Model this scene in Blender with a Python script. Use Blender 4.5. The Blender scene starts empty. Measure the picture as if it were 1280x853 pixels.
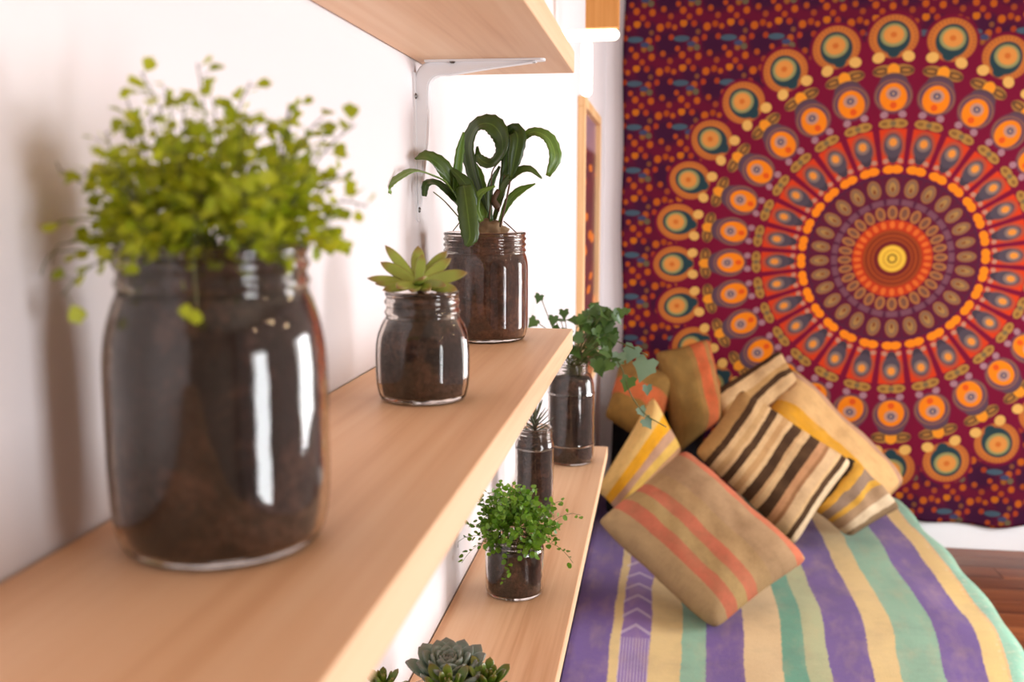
import bpy, bmesh, math, random
from mathutils import Vector, Matrix, noise
random.seed(7)
sc = bpy.context.scene
COL = sc.collection
PI = math.pi

# ------------------------------------------------------------------ camera
AZ = math.radians(8.510); PITCH = math.radians(7.960)
cam_d = bpy.data.cameras.new('camera'); cam = bpy.data.objects.new('camera', cam_d); COL.objects.link(cam)
cam.location = (0, 0, 1.47)
cam.rotation_euler = (PI/2 - PITCH, 0, AZ)
cam_d.sensor_width = 36; cam_d.lens = 35.0; cam_d.clip_start = 0.02
cam_d.dof.use_dof = True; cam_d.dof.focus_distance = 1.06; cam_d.dof.aperture_fstop = 7.2
sc.camera = cam

# ------------------------------------------------------------------ world, lights, exposure
w = bpy.data.worlds.new('world'); sc.world = w; w.use_nodes = True
w.node_tree.nodes['Background'].inputs[0].default_value = (0.75, 0.86, 1.0, 1)
w.node_tree.nodes['Background'].inputs[1].default_value = 1.0
sc.view_settings.view_transform = 'Standard'; sc.view_settings.look = 'None'
sc.view_settings.gamma = 1.0; sc.view_settings.use_curve_mapping = False
sc.view_settings.exposure = -0.60

def area_light(name, loc, rot, sx, sy, energy, color):
    l = bpy.data.lights.new(name, 'AREA'); l.shape = 'RECTANGLE'; l.size = sx; l.size_y = sy
    l.energy = energy; l.color = color
    o = bpy.data.objects.new(name, l); COL.objects.link(o); o.location = loc; o.rotation_euler = rot
    return o
def point_light(name, loc, energy, color, r=0.03):
    l = bpy.data.lights.new(name, 'POINT'); l.energy = energy; l.color = color; l.shadow_soft_size = r
    o = bpy.data.objects.new(name, l); COL.objects.link(o); o.location = loc
    return o
# daylight in the tall glazed door of the right-hand wall
area_light('door_daylight', (2.69, -0.75, 0.98), (0, PI/2, 0), 1.45, 0.80, 105, (0.93, 0.965, 1.0))
# added light in a made-up opening further along, brightening the far end
area_light('far_fill_light', (2.69, 2.60, 1.12), (0, PI/2, 0), 1.2, 1.5, 180, (0.95, 0.975, 1.0))
# warm room bulbs hanging behind and beside the camera
for p in ((1.55, 0.35, 2.12), (1.9, -0.55, 2.2), (1.2, 1.5, 2.2), (1.75, 1.0, 1.95)):
    point_light('warm_bulb', p, 3.5, (1.0, 0.72, 0.42), 0.035)

# ------------------------------------------------------------------ helpers
def lin(c):
    r = []
    for v in c[:3]:
        v = v / 255.0
        r.append(v / 12.92 if v <= 0.04045 else ((v + 0.055) / 1.055) ** 2.4)
    return (r[0], r[1], r[2], 1.0)

def new_mat(name):
    m = bpy.data.materials.new(name); m.use_nodes = True
    nt = m.node_tree
    b = nt.nodes['Principled BSDF']
    return m, nt, b

def mixc(nt, fac, a, b, mode='MIX'):
    n = nt.nodes.new('ShaderNodeMix'); n.data_type = 'RGBA'; n.blend_type = mode
    for i, v in ((0, fac), (6, a), (7, b)):
        if hasattr(v, 'is_output'): nt.links.new(v, n.inputs[i])
        elif isinstance(v, (int, float)): n.inputs[i].default_value = v
        else: n.inputs[i].default_value = v
    return n.outputs[2]

def mth(nt, op, *args, clamp=False):
    n = nt.nodes.new('ShaderNodeMath'); n.operation = op; n.use_clamp = clamp
    for i, v in enumerate(args):
        if hasattr(v, 'is_output'): nt.links.new(v, n.inputs[i])
        else: n.inputs[i].default_value = v
    return n.outputs[0]

def coord(nt, kind='Object', scale=(1, 1, 1), loc=(0, 0, 0)):
    tc = nt.nodes.new('ShaderNodeTexCoord'); mp = nt.nodes.new('ShaderNodeMapping')
    mp.inputs['Scale'].default_value = scale; mp.inputs['Location'].default_value = loc
    nt.links.new(tc.outputs[kind], mp.inputs[0])
    return mp.outputs[0]

def noise_tex(nt, vec, scale, detail=4, rough=0.55, out='Fac', dist=0.0):
    n = nt.nodes.new('ShaderNodeTexNoise')
    n.inputs['Scale'].default_value = scale; n.inputs['Detail'].default_value = detail
    n.inputs['Roughness'].default_value = rough; n.inputs['Distortion'].default_value = dist
    if vec is not None: nt.links.new(vec, n.inputs['Vector'])
    return n.outputs[out]

def ramp(nt, fac, stops, interp='LINEAR'):
    n = nt.nodes.new('ShaderNodeValToRGB'); cr = n.color_ramp; cr.interpolation = interp
    cr.elements[0].position = stops[0][0]; cr.elements[0].color = stops[0][1]
    cr.elements[1].position = stops[-1][0]; cr.elements[1].color = stops[-1][1]
    for p, c in stops[1:-1]:
        e = cr.elements.new(p); e.color = c
    nt.links.new(fac, n.inputs[0])
    return n.outputs[0]

def bump(nt, b, height, strength, dist=0.01):
    n = nt.nodes.new('ShaderNodeBump'); n.inputs['Strength'].default_value = strength
    n.inputs['Distance'].default_value = dist
    nt.links.new(height, n.inputs['Height']); nt.links.new(n.outputs[0], b.inputs['Normal'])

def obj(name, verts, faces, mat, parent=None, smooth=True, uv=None, loc=None):
    me = bpy.data.meshes.new(name)
    me.from_pydata([tuple(v) for v in verts], [], faces)
    if smooth:
        me.polygons.foreach_set('use_smooth', [True] * len(me.polygons))
    if uv is not None:
        ul = me.uv_layers.new(name='UVMap')
        for lp in me.loops: ul.data[lp.index].uv = uv[lp.vertex_index]
    if mat is not None: me.materials.append(mat)
    me.update()
    o = bpy.data.objects.new(name, me); COL.objects.link(o)
    if parent is not None: o.parent = parent
    if loc is not None: o.location = loc
    return o

def copy_obj(src, parent, mw):
    o = src.copy(); COL.objects.link(o); o.parent = parent; o.matrix_local = mw
    return o

def thing(name, label, cat, loc=(0, 0, 0), rz=0.0, group=None):
    o = bpy.data.objects.new(name, None); COL.objects.link(o); o.empty_display_size = 0.05
    o.location = loc; o.rotation_euler = (0, 0, rz)
    tag(o, label, cat, group)
    return o
def tag(o, label, cat, group=None):
    o['label'] = label; o['category'] = cat
    if group: o['group'] = group
    return o
def struct(o, label=None):
    o['kind'] = 'structure'
    if label: o['label'] = label
    return o

def box_vf(x0, x1, y0, y1, z0, z1):
    v = [(x0, y0, z0), (x1, y0, z0), (x1, y1, z0), (x0, y1, z0), (x0, y0, z1), (x1, y0, z1), (x1, y1, z1), (x0, y1, z1)]
    f = [(0, 3, 2, 1), (4, 5, 6, 7), (0, 1, 5, 4), (1, 2, 6, 5), (2, 3, 7, 6), (3, 0, 4, 7)]
    return v, f
def boxes(name, lst, mat, parent=None):
    V, Fc = [], []
    for b in lst:
        v, f = box_vf(*b); n = len(V); V += v; Fc += [tuple(i + n for i in q) for q in f]
    return obj(name, V, Fc, mat, parent, smooth=False)
def bevel_box(name, b, mat, parent=None, bev=0.002, seg=2):
    v, f = box_vf(*b)
    me = bpy.data.meshes.new(name); bm = bmesh.new()
    vs = [bm.verts.new(p) for p in v]
    for q in f: bm.faces.new([vs[i] for i in q])
    bmesh.ops.recalc_face_normals(bm, faces=bm.faces)
    bmesh.ops.bevel(bm, geom=list(bm.edges), offset=bev, segments=seg, affect='EDGES', profile=0.5)
    bm.to_mesh(me); bm.free(); me.materials.append(mat)
    o = bpy.data.objects.new(name, me); COL.objects.link(o)
    if parent is not None: o.parent = parent
    return o

def revolve_vf(profile, segs=64, rf=None, close=True):
    """profile list of (r, z); rf(theta, z) multiplies the radius."""
    V, Fc = [], []
    n = len(profile)
    for (r, z) in profile:
        for k in range(segs):
            t = 2 * PI * k / segs
            q = r * (rf(t, z) if rf else 1.0)
            V.append((q * math.cos(t), q * math.sin(t), z))
    for i in range(n - 1):
        for k in range(segs):
            a = i * segs + k; b = i * segs + (k + 1) % segs
            Fc.append((a, b, b + segs, a + segs))
    return V, Fc

def smooth_profile(pts, n=6):
    """Catmull-Rom through (r, z) points."""
    out = []
    P = [pts[0]] + list(pts) + [pts[-1]]
    for i in range(1, len(P) - 2):
        p0, p1, p2, p3 = P[i-1], P[i], P[i+1], P[i+2]
        for k in range(n):
            t = k / n
            out.append(tuple(0.5 * ((2*p1[j]) + (-p0[j]+p2[j])*t + (2*p0[j]-5*p1[j]+4*p2[j]-p3[j])*t*t + (-p0[j]+3*p1[j]-3*p2[j]+p3[j])*t**3) for j in (0, 1)))
    out.append(pts[-1])
    return out

def catmull(pts, n=6):
    P = [Vector(p) for p in pts]; P = [P[0]*2 - P[1]] + P + [P[-1]*2 - P[-2]]
    out = []
    for i in range(1, len(P) - 2):
        p0, p1, p2, p3 = P[i-1], P[i], P[i+1], P[i+2]
        for k in range(n):
            t = k / n
            out.append(0.5 * ((2*p1) + (p2-p0)*t + (2*p0-5*p1+4*p2-p3)*t*t + (-p0+3*p1-3*p2+p3)*t**3))
    out.append(P[-2].copy())
    return out

def tube_vf(pts, radii, segs=6):
    P = [Vector(p) for p in pts]; V, Fc = [], []
    ref = Vector((0, 0, 1))
    n = len(P)
    for i, p in enumerate(P):
        d = (P[min(i+1, n-1)] - P[max(i-1, 0)]).normalized()
        if abs(d.dot(ref)) > 0.95: ref = Vector((1, 0, 0))
        a = d.cross(ref).normalized(); b = d.cross(a).normalized(); ref = b.cross(d).normalized() if False else ref
        r = radii[i] if isinstance(radii, (list, tuple)) else radii
        for k in range(segs):
            t = 2 * PI * k / segs
            V.append(p + a * (r * math.cos(t)) + b * (r * math.sin(t)))
    for i in range(n - 1):
        for k in range(segs):
            q = i*segs + k; s = i*segs + (k+1) % segs
            Fc.append((q, s, s+segs, q+segs))
    Fc.append(tuple(range(segs-1, -1, -1))); Fc.append(tuple((n-1)*segs + k for k in range(segs)))
    return V, Fc
def merge(parts):
    V, Fc = [], []
    for v, f in parts:
        n = len(V); V += list(v); Fc += [tuple(i + n for i in q) for q in f]
    return V, Fc

# ------------------------------------------------------------------ materials
def m_paint(name, rgb, rough=0.7, bs=0.06):
    m, nt, b = new_mat(name)
    v = coord(nt)
    n1 = noise_tex(nt, v, 3.0, 5)
    c = mixc(nt, n1, lin(rgb), lin([max(0, q - 5) for q in rgb]))
    nt.links.new(c, b.inputs['Base Color']); b.inputs['Roughness'].default_value = rough
    bump(nt, b, noise_tex(nt, v, 160, 3), bs, 0.003)
    return m
M_WALL = m_paint('white_wall_paint', (226, 218, 219))
M_CEIL = m_paint('ceiling_paint', (205, 190, 172))
M_REAR = m_paint('tan_rear_wall_paint', (150, 128, 110))
M_TRIM = m_paint('white_trim_paint', (242, 241, 243), 0.4, 0.02)
M_METAL = m_paint('white_painted_steel', (235, 235, 238), 0.32, 0.01)

def m_wood(name, base, dark, light, axis='Y', rough=0.5, scale=1.0, contrast=1.0):
    m, nt, b = new_mat(name)
    sc_ = {'Y': (14, 0.7, 14), 'X': (0.7, 14, 14), 'Z': (14, 14, 0.7)}[axis]
    v = coord(nt, 'Object', tuple(s * scale for s in sc_))
    n1 = noise_tex(nt, v, 1.0, 5, 0.55, dist=0.6)
    sc2 = {'Y': (90, 1.6, 90), 'X': (1.6, 90, 90), 'Z': (90, 90, 1.6)}[axis]
    n2 = noise_tex(nt, coord(nt, 'Object', tuple(s * scale for s in sc2)), 1.0, 3, 0.6)
    f = mth(nt, 'ADD', mth(nt, 'MULTIPLY', n1, 0.72), mth(nt, 'MULTIPLY', n2, 0.28))
    c = ramp(nt, f, [(0.36, lin(dark)), (0.48, lin(base)), (0.62, lin(light))])
    nt.links.new(c, b.inputs['Base Color']); b.inputs['Roughness'].default_value = rough
    b.inputs['Specular IOR Level'].default_value = 0.35
    bump(nt, b, n2, 0.08, 0.002)
    return m
M_SHELF = m_wood('pale_pine', (231, 187, 147), (209, 157, 116), (241, 204, 168))
M_OAKF = m_wood('frame_pine', (226, 180, 128), (205, 152, 100), (238, 200, 152), 'Z')
M_LAMPWOOD = m_wood('lamp_board_wood', (205, 140, 72), (182, 115, 52), (222, 160, 92), 'Z')
def m_floor():
    m = m_wood('reddish_floor_board', (118, 62, 34), (80, 38, 20), (150, 88, 50), 'X', 0.35)
    nt = m.node_tree; b = nt.nodes['Principled BSDF']
    oi = nt.nodes.new('ShaderNodeObjectInfo')
    src = b.inputs['Base Color'].links[0].from_socket
    v = mth(nt, 'ADD', mth(nt, 'MULTIPLY', oi.outputs['Random'], 0.5), 0.72)
    c = nt.nodes.new('ShaderNodeVectorMath'); c.operation = 'SCALE'
    nt.links.new(src, c.inputs[0]); nt.links.new(v, c.inputs['Scale'])
    nt.links.new(c.outputs[0], b.inputs['Base Color'])
    return m
M_FLOOR = m_floor()
def m_plain(name, rgb, rough=0.6, metallic=0.0):
    m, nt, b = new_mat(name)
    n = noise_tex(nt, coord(nt), 40, 3)
    nt.links.new(mixc(nt, n, lin(rgb), lin([q * 0.88 for q in rgb])), b.inputs['Base Color'])
    b.inputs['Roughness'].default_value = rough; b.inputs['Metallic'].default_value = metallic
    return m
M_SUB = m_plain('dark_subfloor', (40, 24, 16), 0.8)
M_SCREW = m_plain('screw_steel', (120, 116, 112), 0.35, 0.9)

def m_glass(name, tint=(250, 248, 246)):
    m = bpy.data.materials.new(name); m.use_nodes = True; nt = m.node_tree
    nt.nodes.remove(nt.nodes['Principled BSDF']); out = nt.nodes['Material Output']
    gl = nt.nodes.new('ShaderNodeBsdfGlass'); gl.inputs['Color'].default_value = lin(tint)
    gl.inputs['Roughness'].default_value = 0.012; gl.inputs['IOR'].default_value = 1.47
    bp = nt.nodes.new('ShaderNodeBump'); bp.inputs['Strength'].default_value = 0.14; bp.inputs['Distance'].default_value = 0.002
    nt.links.new(noise_tex(nt, coord(nt, 'Object', (1, 1, 0.5)), 70, 2), bp.inputs['Height'])
    nt.links.new(bp.outputs[0], gl.inputs['Normal']); nt.links.new(gl.outputs[0], out.inputs[0])
    return m
M_GLASS = m_glass('clear_jar_glass')

def m_soil(name, a=(48, 32, 26), b_=(112, 78, 62), c_=(20, 13, 11)):
    m, nt, b = new_mat(name)
    v = coord(nt)
    n1 = mth(nt, 'ADD', mth(nt, 'MULTIPLY', noise_tex(nt, v, 45, 3, 0.6), 0.6), mth(nt, 'MULTIPLY', noise_tex(nt, v, 260, 4, 0.7), 0.4))
    col = ramp(nt, n1, [(0.36, lin(c_)), (0.5, lin(a)), (0.64, lin(b_))])
    vo = nt.nodes.new('ShaderNodeTexVoronoi'); vo.inputs['Scale'].default_value = 230
    nt.links.new(v, vo.inputs['Vector'])
    sp = mth(nt, 'GREATER_THAN', vo.outputs['Color'], 0.965)
    col = mixc(nt, mth(nt, 'MULTIPLY', sp, 0.7), col, lin((150, 118, 92)))
    nt.links.new(col, b.inputs['Base Color']); b.inputs['Roughness'].default_value = 0.75
    bump(nt, b, noise_tex(nt, v, 260, 5, 0.7), 0.9, 0.004)
    return m
M_SOIL = m_soil('dark_potting_soil')
M_SOILB = m_soil('brown_root_soil', (92, 54, 38), (146, 96, 70), (46, 26, 19))

def m_leaf(name, c1, c2, rough=0.45, transl=0.28, vein=False, tip=None):
    m = bpy.data.materials.new(name); m.use_nodes = True; nt = m.node_tree
    b = nt.nodes['Principled BSDF']; out = nt.nodes['Material Output']
    oi = nt.nodes.new('ShaderNodeObjectInfo'); ge = nt.nodes.new('ShaderNodeNewGeometry')
    rnd = mth(nt, 'FRACT', mth(nt, 'ADD', oi.outputs['Random'], ge.outputs['Random Per Island']))
    n = noise_tex(nt, coord(nt), 120, 3)
    f = mth(nt, 'ADD', mth(nt, 'MULTIPLY', rnd, 0.75), mth(nt, 'MULTIPLY', mth(nt, 'SUBTRACT', n, 0.5), 0.7), clamp=True)
    c = mixc(nt, f, lin(c1), lin(c2))
    if tip is not None or vein:
        uv = nt.nodes.new('ShaderNodeUVMap'); sp = nt.nodes.new('ShaderNodeSeparateXYZ')
        nt.links.new(uv.outputs[0], sp.inputs[0])
        if vein:
            d = mth(nt, 'ABSOLUTE', mth(nt, 'SUBTRACT', sp.outputs[0], 0.5))
            k = mth(nt, 'MULTIPLY_ADD', d, -14.0, 0.75, clamp=True)
            c = mixc(nt, mth(nt, 'MULTIPLY', k, 0.5), c, lin([min(255, q * 1.35 + 18) for q in c2]))
        if tip is not None:
            d = mth(nt, 'ABSOLUTE', mth(nt, 'SUBTRACT', sp.outputs[0], 0.5))
            e = mth(nt, 'MULTIPLY_ADD', d, 5.0, -1.9, clamp=True)
            t = mth(nt, 'MULTIPLY_ADD', sp.outputs[1], 3.2, -2.35, clamp=True)
            k = mth(nt, 'MAXIMUM', t, mth(nt, 'MULTIPLY', e, 0.75))
            c = mixc(nt, mth(nt, 'MULTIPLY', k, 0.85), c, lin(tip))
    nt.links.new(c, b.inputs['Base Color']); b.inputs['Roughness'].default_value = rough
    if transl > 0:
        tl = nt.nodes.new('ShaderNodeBsdfTranslucent'); nt.links.new(c, tl.inputs[0])
        mx = nt.nodes.new('ShaderNodeMixShader'); mx.inputs[0].default_value = transl
        nt.links.new(b.outputs[0], mx.inputs[1]); nt.links.new(tl.outputs[0], mx.inputs[2]); nt.links.new(mx.outputs[0], out.inputs[0])
    return m
M_LIME = m_leaf('yellow_green_leaf', (150, 168, 26), (214, 218, 56), 0.5, 0.5)
M_STRAP = m_leaf('dark_strap_leaf', (50, 74, 26), (84, 108, 42), 0.33, 0.2, vein=True)
M_STRAPL = m_leaf('light_strap_leaf', (92, 130, 48), (128, 156, 66), 0.36, 0.25, vein=True)
M_ROSE = m_leaf('lime_succulent_leaf', (138, 158, 62), (172, 184, 84), 0.42, 0.1, tip=(150, 82, 66))
M_FERN = m_leaf('bright_green_leaf', (84, 130, 24), (132, 170, 48), 0.45, 0.35)
M_IVY = m_leaf('ivy_leaf', (60, 90, 36), (96, 126, 56), 0.4, 0.25)
M_IVYG = m_leaf('grey_green_ivy_leaf', (96, 126, 100), (128, 152, 118), 0.45, 0.2)
M_SPIKE = m_leaf('grey_spiky_leaf', (62, 68, 48), (98, 100, 72), 0.5, 0.05)
M_ECH = m_leaf('blue_grey_succulent_leaf', (116, 142, 124), (152, 172, 150), 0.5, 0.05, tip=(112, 96, 92))
M_JADE = m_leaf('glossy_green_paddle_leaf', (74, 108, 26), (124, 146, 48), 0.3, 0.08, tip=(120, 88, 40))
M_STEM = m_plain('green_brown_stem', (92, 96, 40), 0.6)
M_BSTEM = m_plain('brown_woody_stem', (86, 58, 36), 0.7)
M_ROOT = m_plain('pale_root_ball', (142, 116, 86), 0.9)

# ------------------------------------------------------------------ room shell
XW = -0.2487; YF = 4.35; XR = 2.6; YB = -2.4; ZC = 2.62
struct(boxes('wall_left', [(XW - 0.12, XW, YB, YF + 0.12, 0, ZC)], M_WALL), 'white painted wall carrying the shelves')
struct(boxes('wall_far', [(XW, XR, YF, YF + 0.12, 0, ZC)], M_WALL), 'white wall behind the tapestry')
struct(boxes('wall_rear', [(XW - 0.12, XR + 0.12, YB - 0.12, YB, 0, ZC)], M_REAR), 'tan wall behind the camera')
struct(boxes('wall_right', [
    (XR, XR + 0.12, YB, -1.25, 0, ZC), (XR, XR + 0.12, -1.25, -0.25, 1.75, ZC), (XR, XR + 0.12, -1.25, -0.25, 0, 0.2),
    (XR, XR + 0.12, -0.25, 1.83, 0, ZC), (XR, XR + 0.12, 1.83, 3.37, 0, 0.5), (XR, XR + 0.12, 1.83, 3.37, 1.75, ZC),
    (XR, XR + 0.12, 3.37, YF + 0.12, 0, ZC)], M_WALL), 'white wall with the glazed door and an added opening')
def window(name, y0, y1, z0, z1, ny):
    wn = bpy.data.objects.new(name, None); COL.objects.link(wn); wn.location = (XR, (y0 + y1) / 2, z0)
    struct(wn, 'white framed opening in the right wall, out of view')
    cy = (y0 + y1) / 2
    fr = boxes('window_frame', [(0.02, 0.07, y0 - cy, y0 - cy + 0.045, 0, z1 - z0), (0.02, 0.07, y1 - cy - 0.045, y1 - cy, 0, z1 - z0),
                                (0.02, 0.07, y0 - cy + 0.045, y1 - cy - 0.045, 0, 0.05), (0.02, 0.07, y0 - cy + 0.045, y1 - cy - 0.045, z1 - z0 - 0.05, z1 - z0)], M_TRIM, wn)
    for k in range(1, ny):
        yy = y0 - cy + (y1 - y0) * k / ny
        boxes('mullion', [(0.03, 0.06, yy - 0.015, yy + 0.015, 0.05, z1 - z0 - 0.05)], M_TRIM, wn)
window('door_1', -1.25, -0.25, 0.2, 1.75, 1)
window('fill_opening_1', 1.83, 3.37, 0.5, 1.75, 2)  # unseen opening, added to carry the fill light for the far end
struct(boxes('ceiling', [(XW - 0.12, XR + 0.12, YB - 0.12, YF + 0.12, ZC, ZC + 0.1)], M_CEIL), 'off-white ceiling')
fl = struct(boxes('floor', [(XW - 0.12, XR + 0.12, YB - 0.12, YF + 0.12, -0.1, -0.012)], M_SUB), 'reddish brown wooden board floor')
# floor boards, each its own piece (they run across the room)
pw = 0.118; y = YF - pw; row = 0
pv, pf = box_vf(-0.71, 0.71, 0.0008, pw - 0.0008, -0.012, 0.0)
plank_mesh = None
while y > YB - pw:
    x = XW - 0.3 - 0.47 * (row % 3)
    while x < XR:
        x0, x1 = max(x, XW), min(x + 1.424, XR)
        if x1 - x0 > 0.05:
            if x1 - x0 > 1.42:
                if plank_mesh is None:
                    p = bevel_box('plank', (-0.711, 0.711, 0.0008, pw - 0.0008, -0.012, 0.0), M_FLOOR, fl, 0.0015, 1); plank_mesh = p.data
                else:
                    p = bpy.data.objects.new('plank', plank_mesh); COL.objects.link(p); p.parent = fl
                p.location = (x + 0.712, max(y, YB), 0)
            else:
                h = (x1 - x0) / 2 - 0.001
                p = bevel_box('plank', (-h, h, 0.0008, pw - 0.0008, -0.012, 0.0), M_FLOOR, fl, 0.0015, 1)
                p.location = ((x0 + x1) / 2, max(y, YB), 0)
        x += 1.424
    y -= pw; row += 1
bb = struct(bevel_box('baseboard_far', (XW, XR, YF - 0.018, YF, 0.0, 0.115), M_TRIM, None, 0.004, 2), 'white baseboard under the tapestry')

# ------------------------------------------------------------------ shelves and bracket
def shelf(name, y0, y1, ztop, th, label, xf=-0.0986):
    o = bevel_box(name, (XW + 0.0016, xf, y0, y1, ztop - th, ztop), M_SHELF, None, 0.0012, 2)
    return tag(o, label, 'shelf', 'pine wall shelves')
Z_MAIN, Z_LOW, Z_UP = 1.326, 0.982, 1.610
shelf('wall_shelf', -0.35, 1.130, Z_MAIN, 0.0235, 'pale pine wall shelf carrying three jar plants, nearest the viewer')
shelf('wall_shelf', -0.35, 1.120, Z_UP + 0.0235, 0.0235, 'pale pine wall shelf at the top, seen from below')
shelf('wall_shelf', 0.10, 1.962, Z_LOW, 0.022, 'long low pine wall shelf with the ivy and fern jars beside the bed')

def plate_vf(outline, th, axis):
    """outline list of (u,v); extruded along the given axis."""
    n = len(outline); V = []
    for s in (0, th):
        for (u, v) in outline:
            V.append({'z': (u, v, s), 'x': (s, u, v), 'y': (u, s, v)}[axis])
    F_ = [tuple(range(n - 1, -1, -1)), tuple(range(n, 2 * n))]
    for i in range(n):
        j = (i + 1) % n; F_.append((i, j, j + n, i + n))
    return V, F_
def bracket(y, ztop, la):
    br = thing('shelf_bracket', la, 'bracket', (XW, y, ztop))
    H, L, W = 0.160, 0.132, 0.0115
    leg = [(-W, -0.012), (W, -0.012)] + [(W * 0.62 * math.cos(t), -H + W * 0.62 + W * 0.62 * math.sin(t)) for t in [-k * PI / 8 for k in range(9)]]
    obj('wall_leg', *plate_vf(leg, 0.0022, 'x'), M_METAL, br, False)
    arm = [(0.012, -W), (0.012, W)] + [(L - W * 0.62 + W * 0.62 * math.sin(t), W * 0.62 * math.cos(t)) for t in [k * PI / 8 for k in range(9)]]
    a = obj('shelf_arm', *plate_vf(arm, 0.0022, 'z'), M_METAL, br, False); a.location = (0, 0, -0.0023)
    # curved pressed rib joining the two legs
    out, inn = [], []
    R0 = 0.020
    out += [(0.0012, -H * 0.9)]
    for k in range(9):
        t = PI - k * PI / 16
        out.append((R0 + 0.0003 + R0 * math.cos(t), -R0 - 0.0003 + R0 * math.sin(t)))
    out += [(L * 0.93, -0.0012)]
    inn += [(L * 0.93, -0.0035), (L * 0.6, -0.0085), (0.036, -0.0145)]
    c = (0.0275, -0.0275); ri = 0.0130
    for k in range(9):
        t = PI / 2 + k * PI / 16
        inn.append((c[0] + ri * math.cos(t), c[1] + ri * math.sin(t)))
    inn += [(0.0115, -H * 0.5), (0.0040, -H * 0.9)]
    n = len(out + inn); o2 = out + inn
    V, F_ = [], []
    V = [(u, -0.0062, v) for u, v in o2] + [(u, 0.0062, v) for u, v in o2]
    me = bpy.data.meshes.new('rib'); bm = bmesh.new()
    vs = [bm.verts.new(p) for p in V]
    bm.faces.new(vs[:n]); bm.faces.new(list(reversed(vs[n:])))
    for i in range(n):
        j = (i + 1) % n; bm.faces.new((vs[i], vs[i + n], vs[j + n], vs[j]))
    bmesh.ops.recalc_face_normals(bm, faces=bm.faces)
    bmesh.ops.bevel(bm, geom=[e for e in bm.edges if abs(e.verts[0].co.y - e.verts[1].co.y) < 1e-5], offset=0.0014, segments=2, affect='EDGES')
    bm.to_mesh(me); bm.free(); me.materials.append(M_METAL)
    rb = bpy.data.objects.new('rib', me); COL.objects.link(rb); rb.parent = br
    sv, sf = revolve_vf(smooth_profile([(0.0001, 0.0018), (0.0018, 0.0015), (0.0032, 0.0)], 3), 14)
    for (px, pz, ax) in ((0.0022, -0.035, 'x'), (0.0022, -H + 0.012, 'x'), (0.040, -0.0023, 'z'), (L - 0.012, -0.0023, 'z')):
        s = obj('screw', sv, sf, M_SCREW, br)
        s.location = (px, -0.0085 if abs(pz) < 0.1 and ax == 'z' and px < 0.05 or ax == 'x' and pz > -0.1 else 0, pz)
        s.rotation_euler = (0, PI / 2, 0) if ax == 'x' else (PI, 0, 0)
    return br
bracket(1.004, Z_UP, 'white steel L-shaped bracket under the top shelf')

# ------------------------------------------------------------------ framed panel on the left wall
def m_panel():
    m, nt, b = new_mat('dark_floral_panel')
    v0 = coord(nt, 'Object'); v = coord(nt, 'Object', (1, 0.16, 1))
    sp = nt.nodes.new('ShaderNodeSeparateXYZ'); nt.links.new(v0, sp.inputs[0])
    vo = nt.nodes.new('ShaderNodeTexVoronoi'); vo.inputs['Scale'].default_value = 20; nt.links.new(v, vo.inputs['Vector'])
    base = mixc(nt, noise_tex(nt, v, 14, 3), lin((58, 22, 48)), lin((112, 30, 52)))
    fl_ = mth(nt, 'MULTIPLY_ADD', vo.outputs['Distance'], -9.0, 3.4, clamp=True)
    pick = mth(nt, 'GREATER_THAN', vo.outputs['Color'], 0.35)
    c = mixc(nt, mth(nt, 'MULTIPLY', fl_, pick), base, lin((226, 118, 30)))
    top = mth(nt, 'MULTIPLY_ADD', sp.outputs[2], 60.0, -60.0 * 0.775, clamp=True)  # grey glass reflection along the top, painted into the panel colour
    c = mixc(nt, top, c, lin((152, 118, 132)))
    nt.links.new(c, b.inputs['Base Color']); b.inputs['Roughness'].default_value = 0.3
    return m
fy0, fy1, fz0, fz1, fd = 2.945, 3.70, 0.858, 1.775, 0.0235
fr = thing('picture_frame', 'pale wooden frame with a dark red floral panel on the left wall', 'picture frame', (XW, fy0, fz0))
rw = 0.03; fh, fw_ = fz1 - fz0, fy1 - fy0
bevel_box('frame_rail', (0, fd, 0, fw_, fh - rw, fh), M_OAKF, fr, 0.002, 1)
bevel_box('frame_rail', (0, fd, 0, fw_, 0, rw), M_OAKF, fr, 0.002, 1)
bevel_box('frame_stile', (0, fd, 0, rw, rw, fh - rw), M_OAKF, fr, 0.002, 1)
bevel_box('frame_stile', (0, fd, fw_ - rw, fw_, rw, fh - rw), M_OAKF, fr, 0.002, 1)
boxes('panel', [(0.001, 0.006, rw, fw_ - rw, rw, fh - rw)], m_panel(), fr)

# ------------------------------------------------------------------ T-shaped tube light under a wooden board
def m_tube():
    m, nt, b = new_mat('glowing_tube'); b.inputs['Base Color'].default_value = (1, 1, 1, 1)
    b.inputs['Emission Color'].default_value = lin((255, 240, 214)); b.inputs['Emission Strength'].default_value = 5.0
    return m
M_TUBE = m_tube()
lp = thing('tube_lamp', 'glowing T-shaped tube light below a wooden drop board near the corner', 'lamp', (-0.1415, 2.32, 1.855))
bevel_box('drop_board', (-0.0375, 0.0375, -0.018, 0.018, 0.0, ZC - 1.855), M_LAMPWOOD, lp, 0.003, 2)
def capsule(name, p0, p1, r, mat, parent):
    P0, P1 = Vector(p0), Vector(p1); d = (P1 - P0).normalized()
    pts = [P0 + d * (r * (1 - math.cos(t))) for t in (0.15, 0.6, 1.1, PI / 2)] + [P1 - d * (r * (1 - math.cos(t))) for t in (PI / 2, 1.1, 0.6, 0.15)]
    rr = [r * math.sin(t) for t in (0.15, 0.6, 1.1, PI / 2, PI / 2, 1.1, 0.6, 0.15)]
    return obj(name, *tube_vf(pts, rr, 16), mat, parent)
capsule('cross_tube', (-0.1060, 0, -0.0125), (0.0385, 0, -0.0125), 0.0125, M_TUBE, lp)
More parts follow.
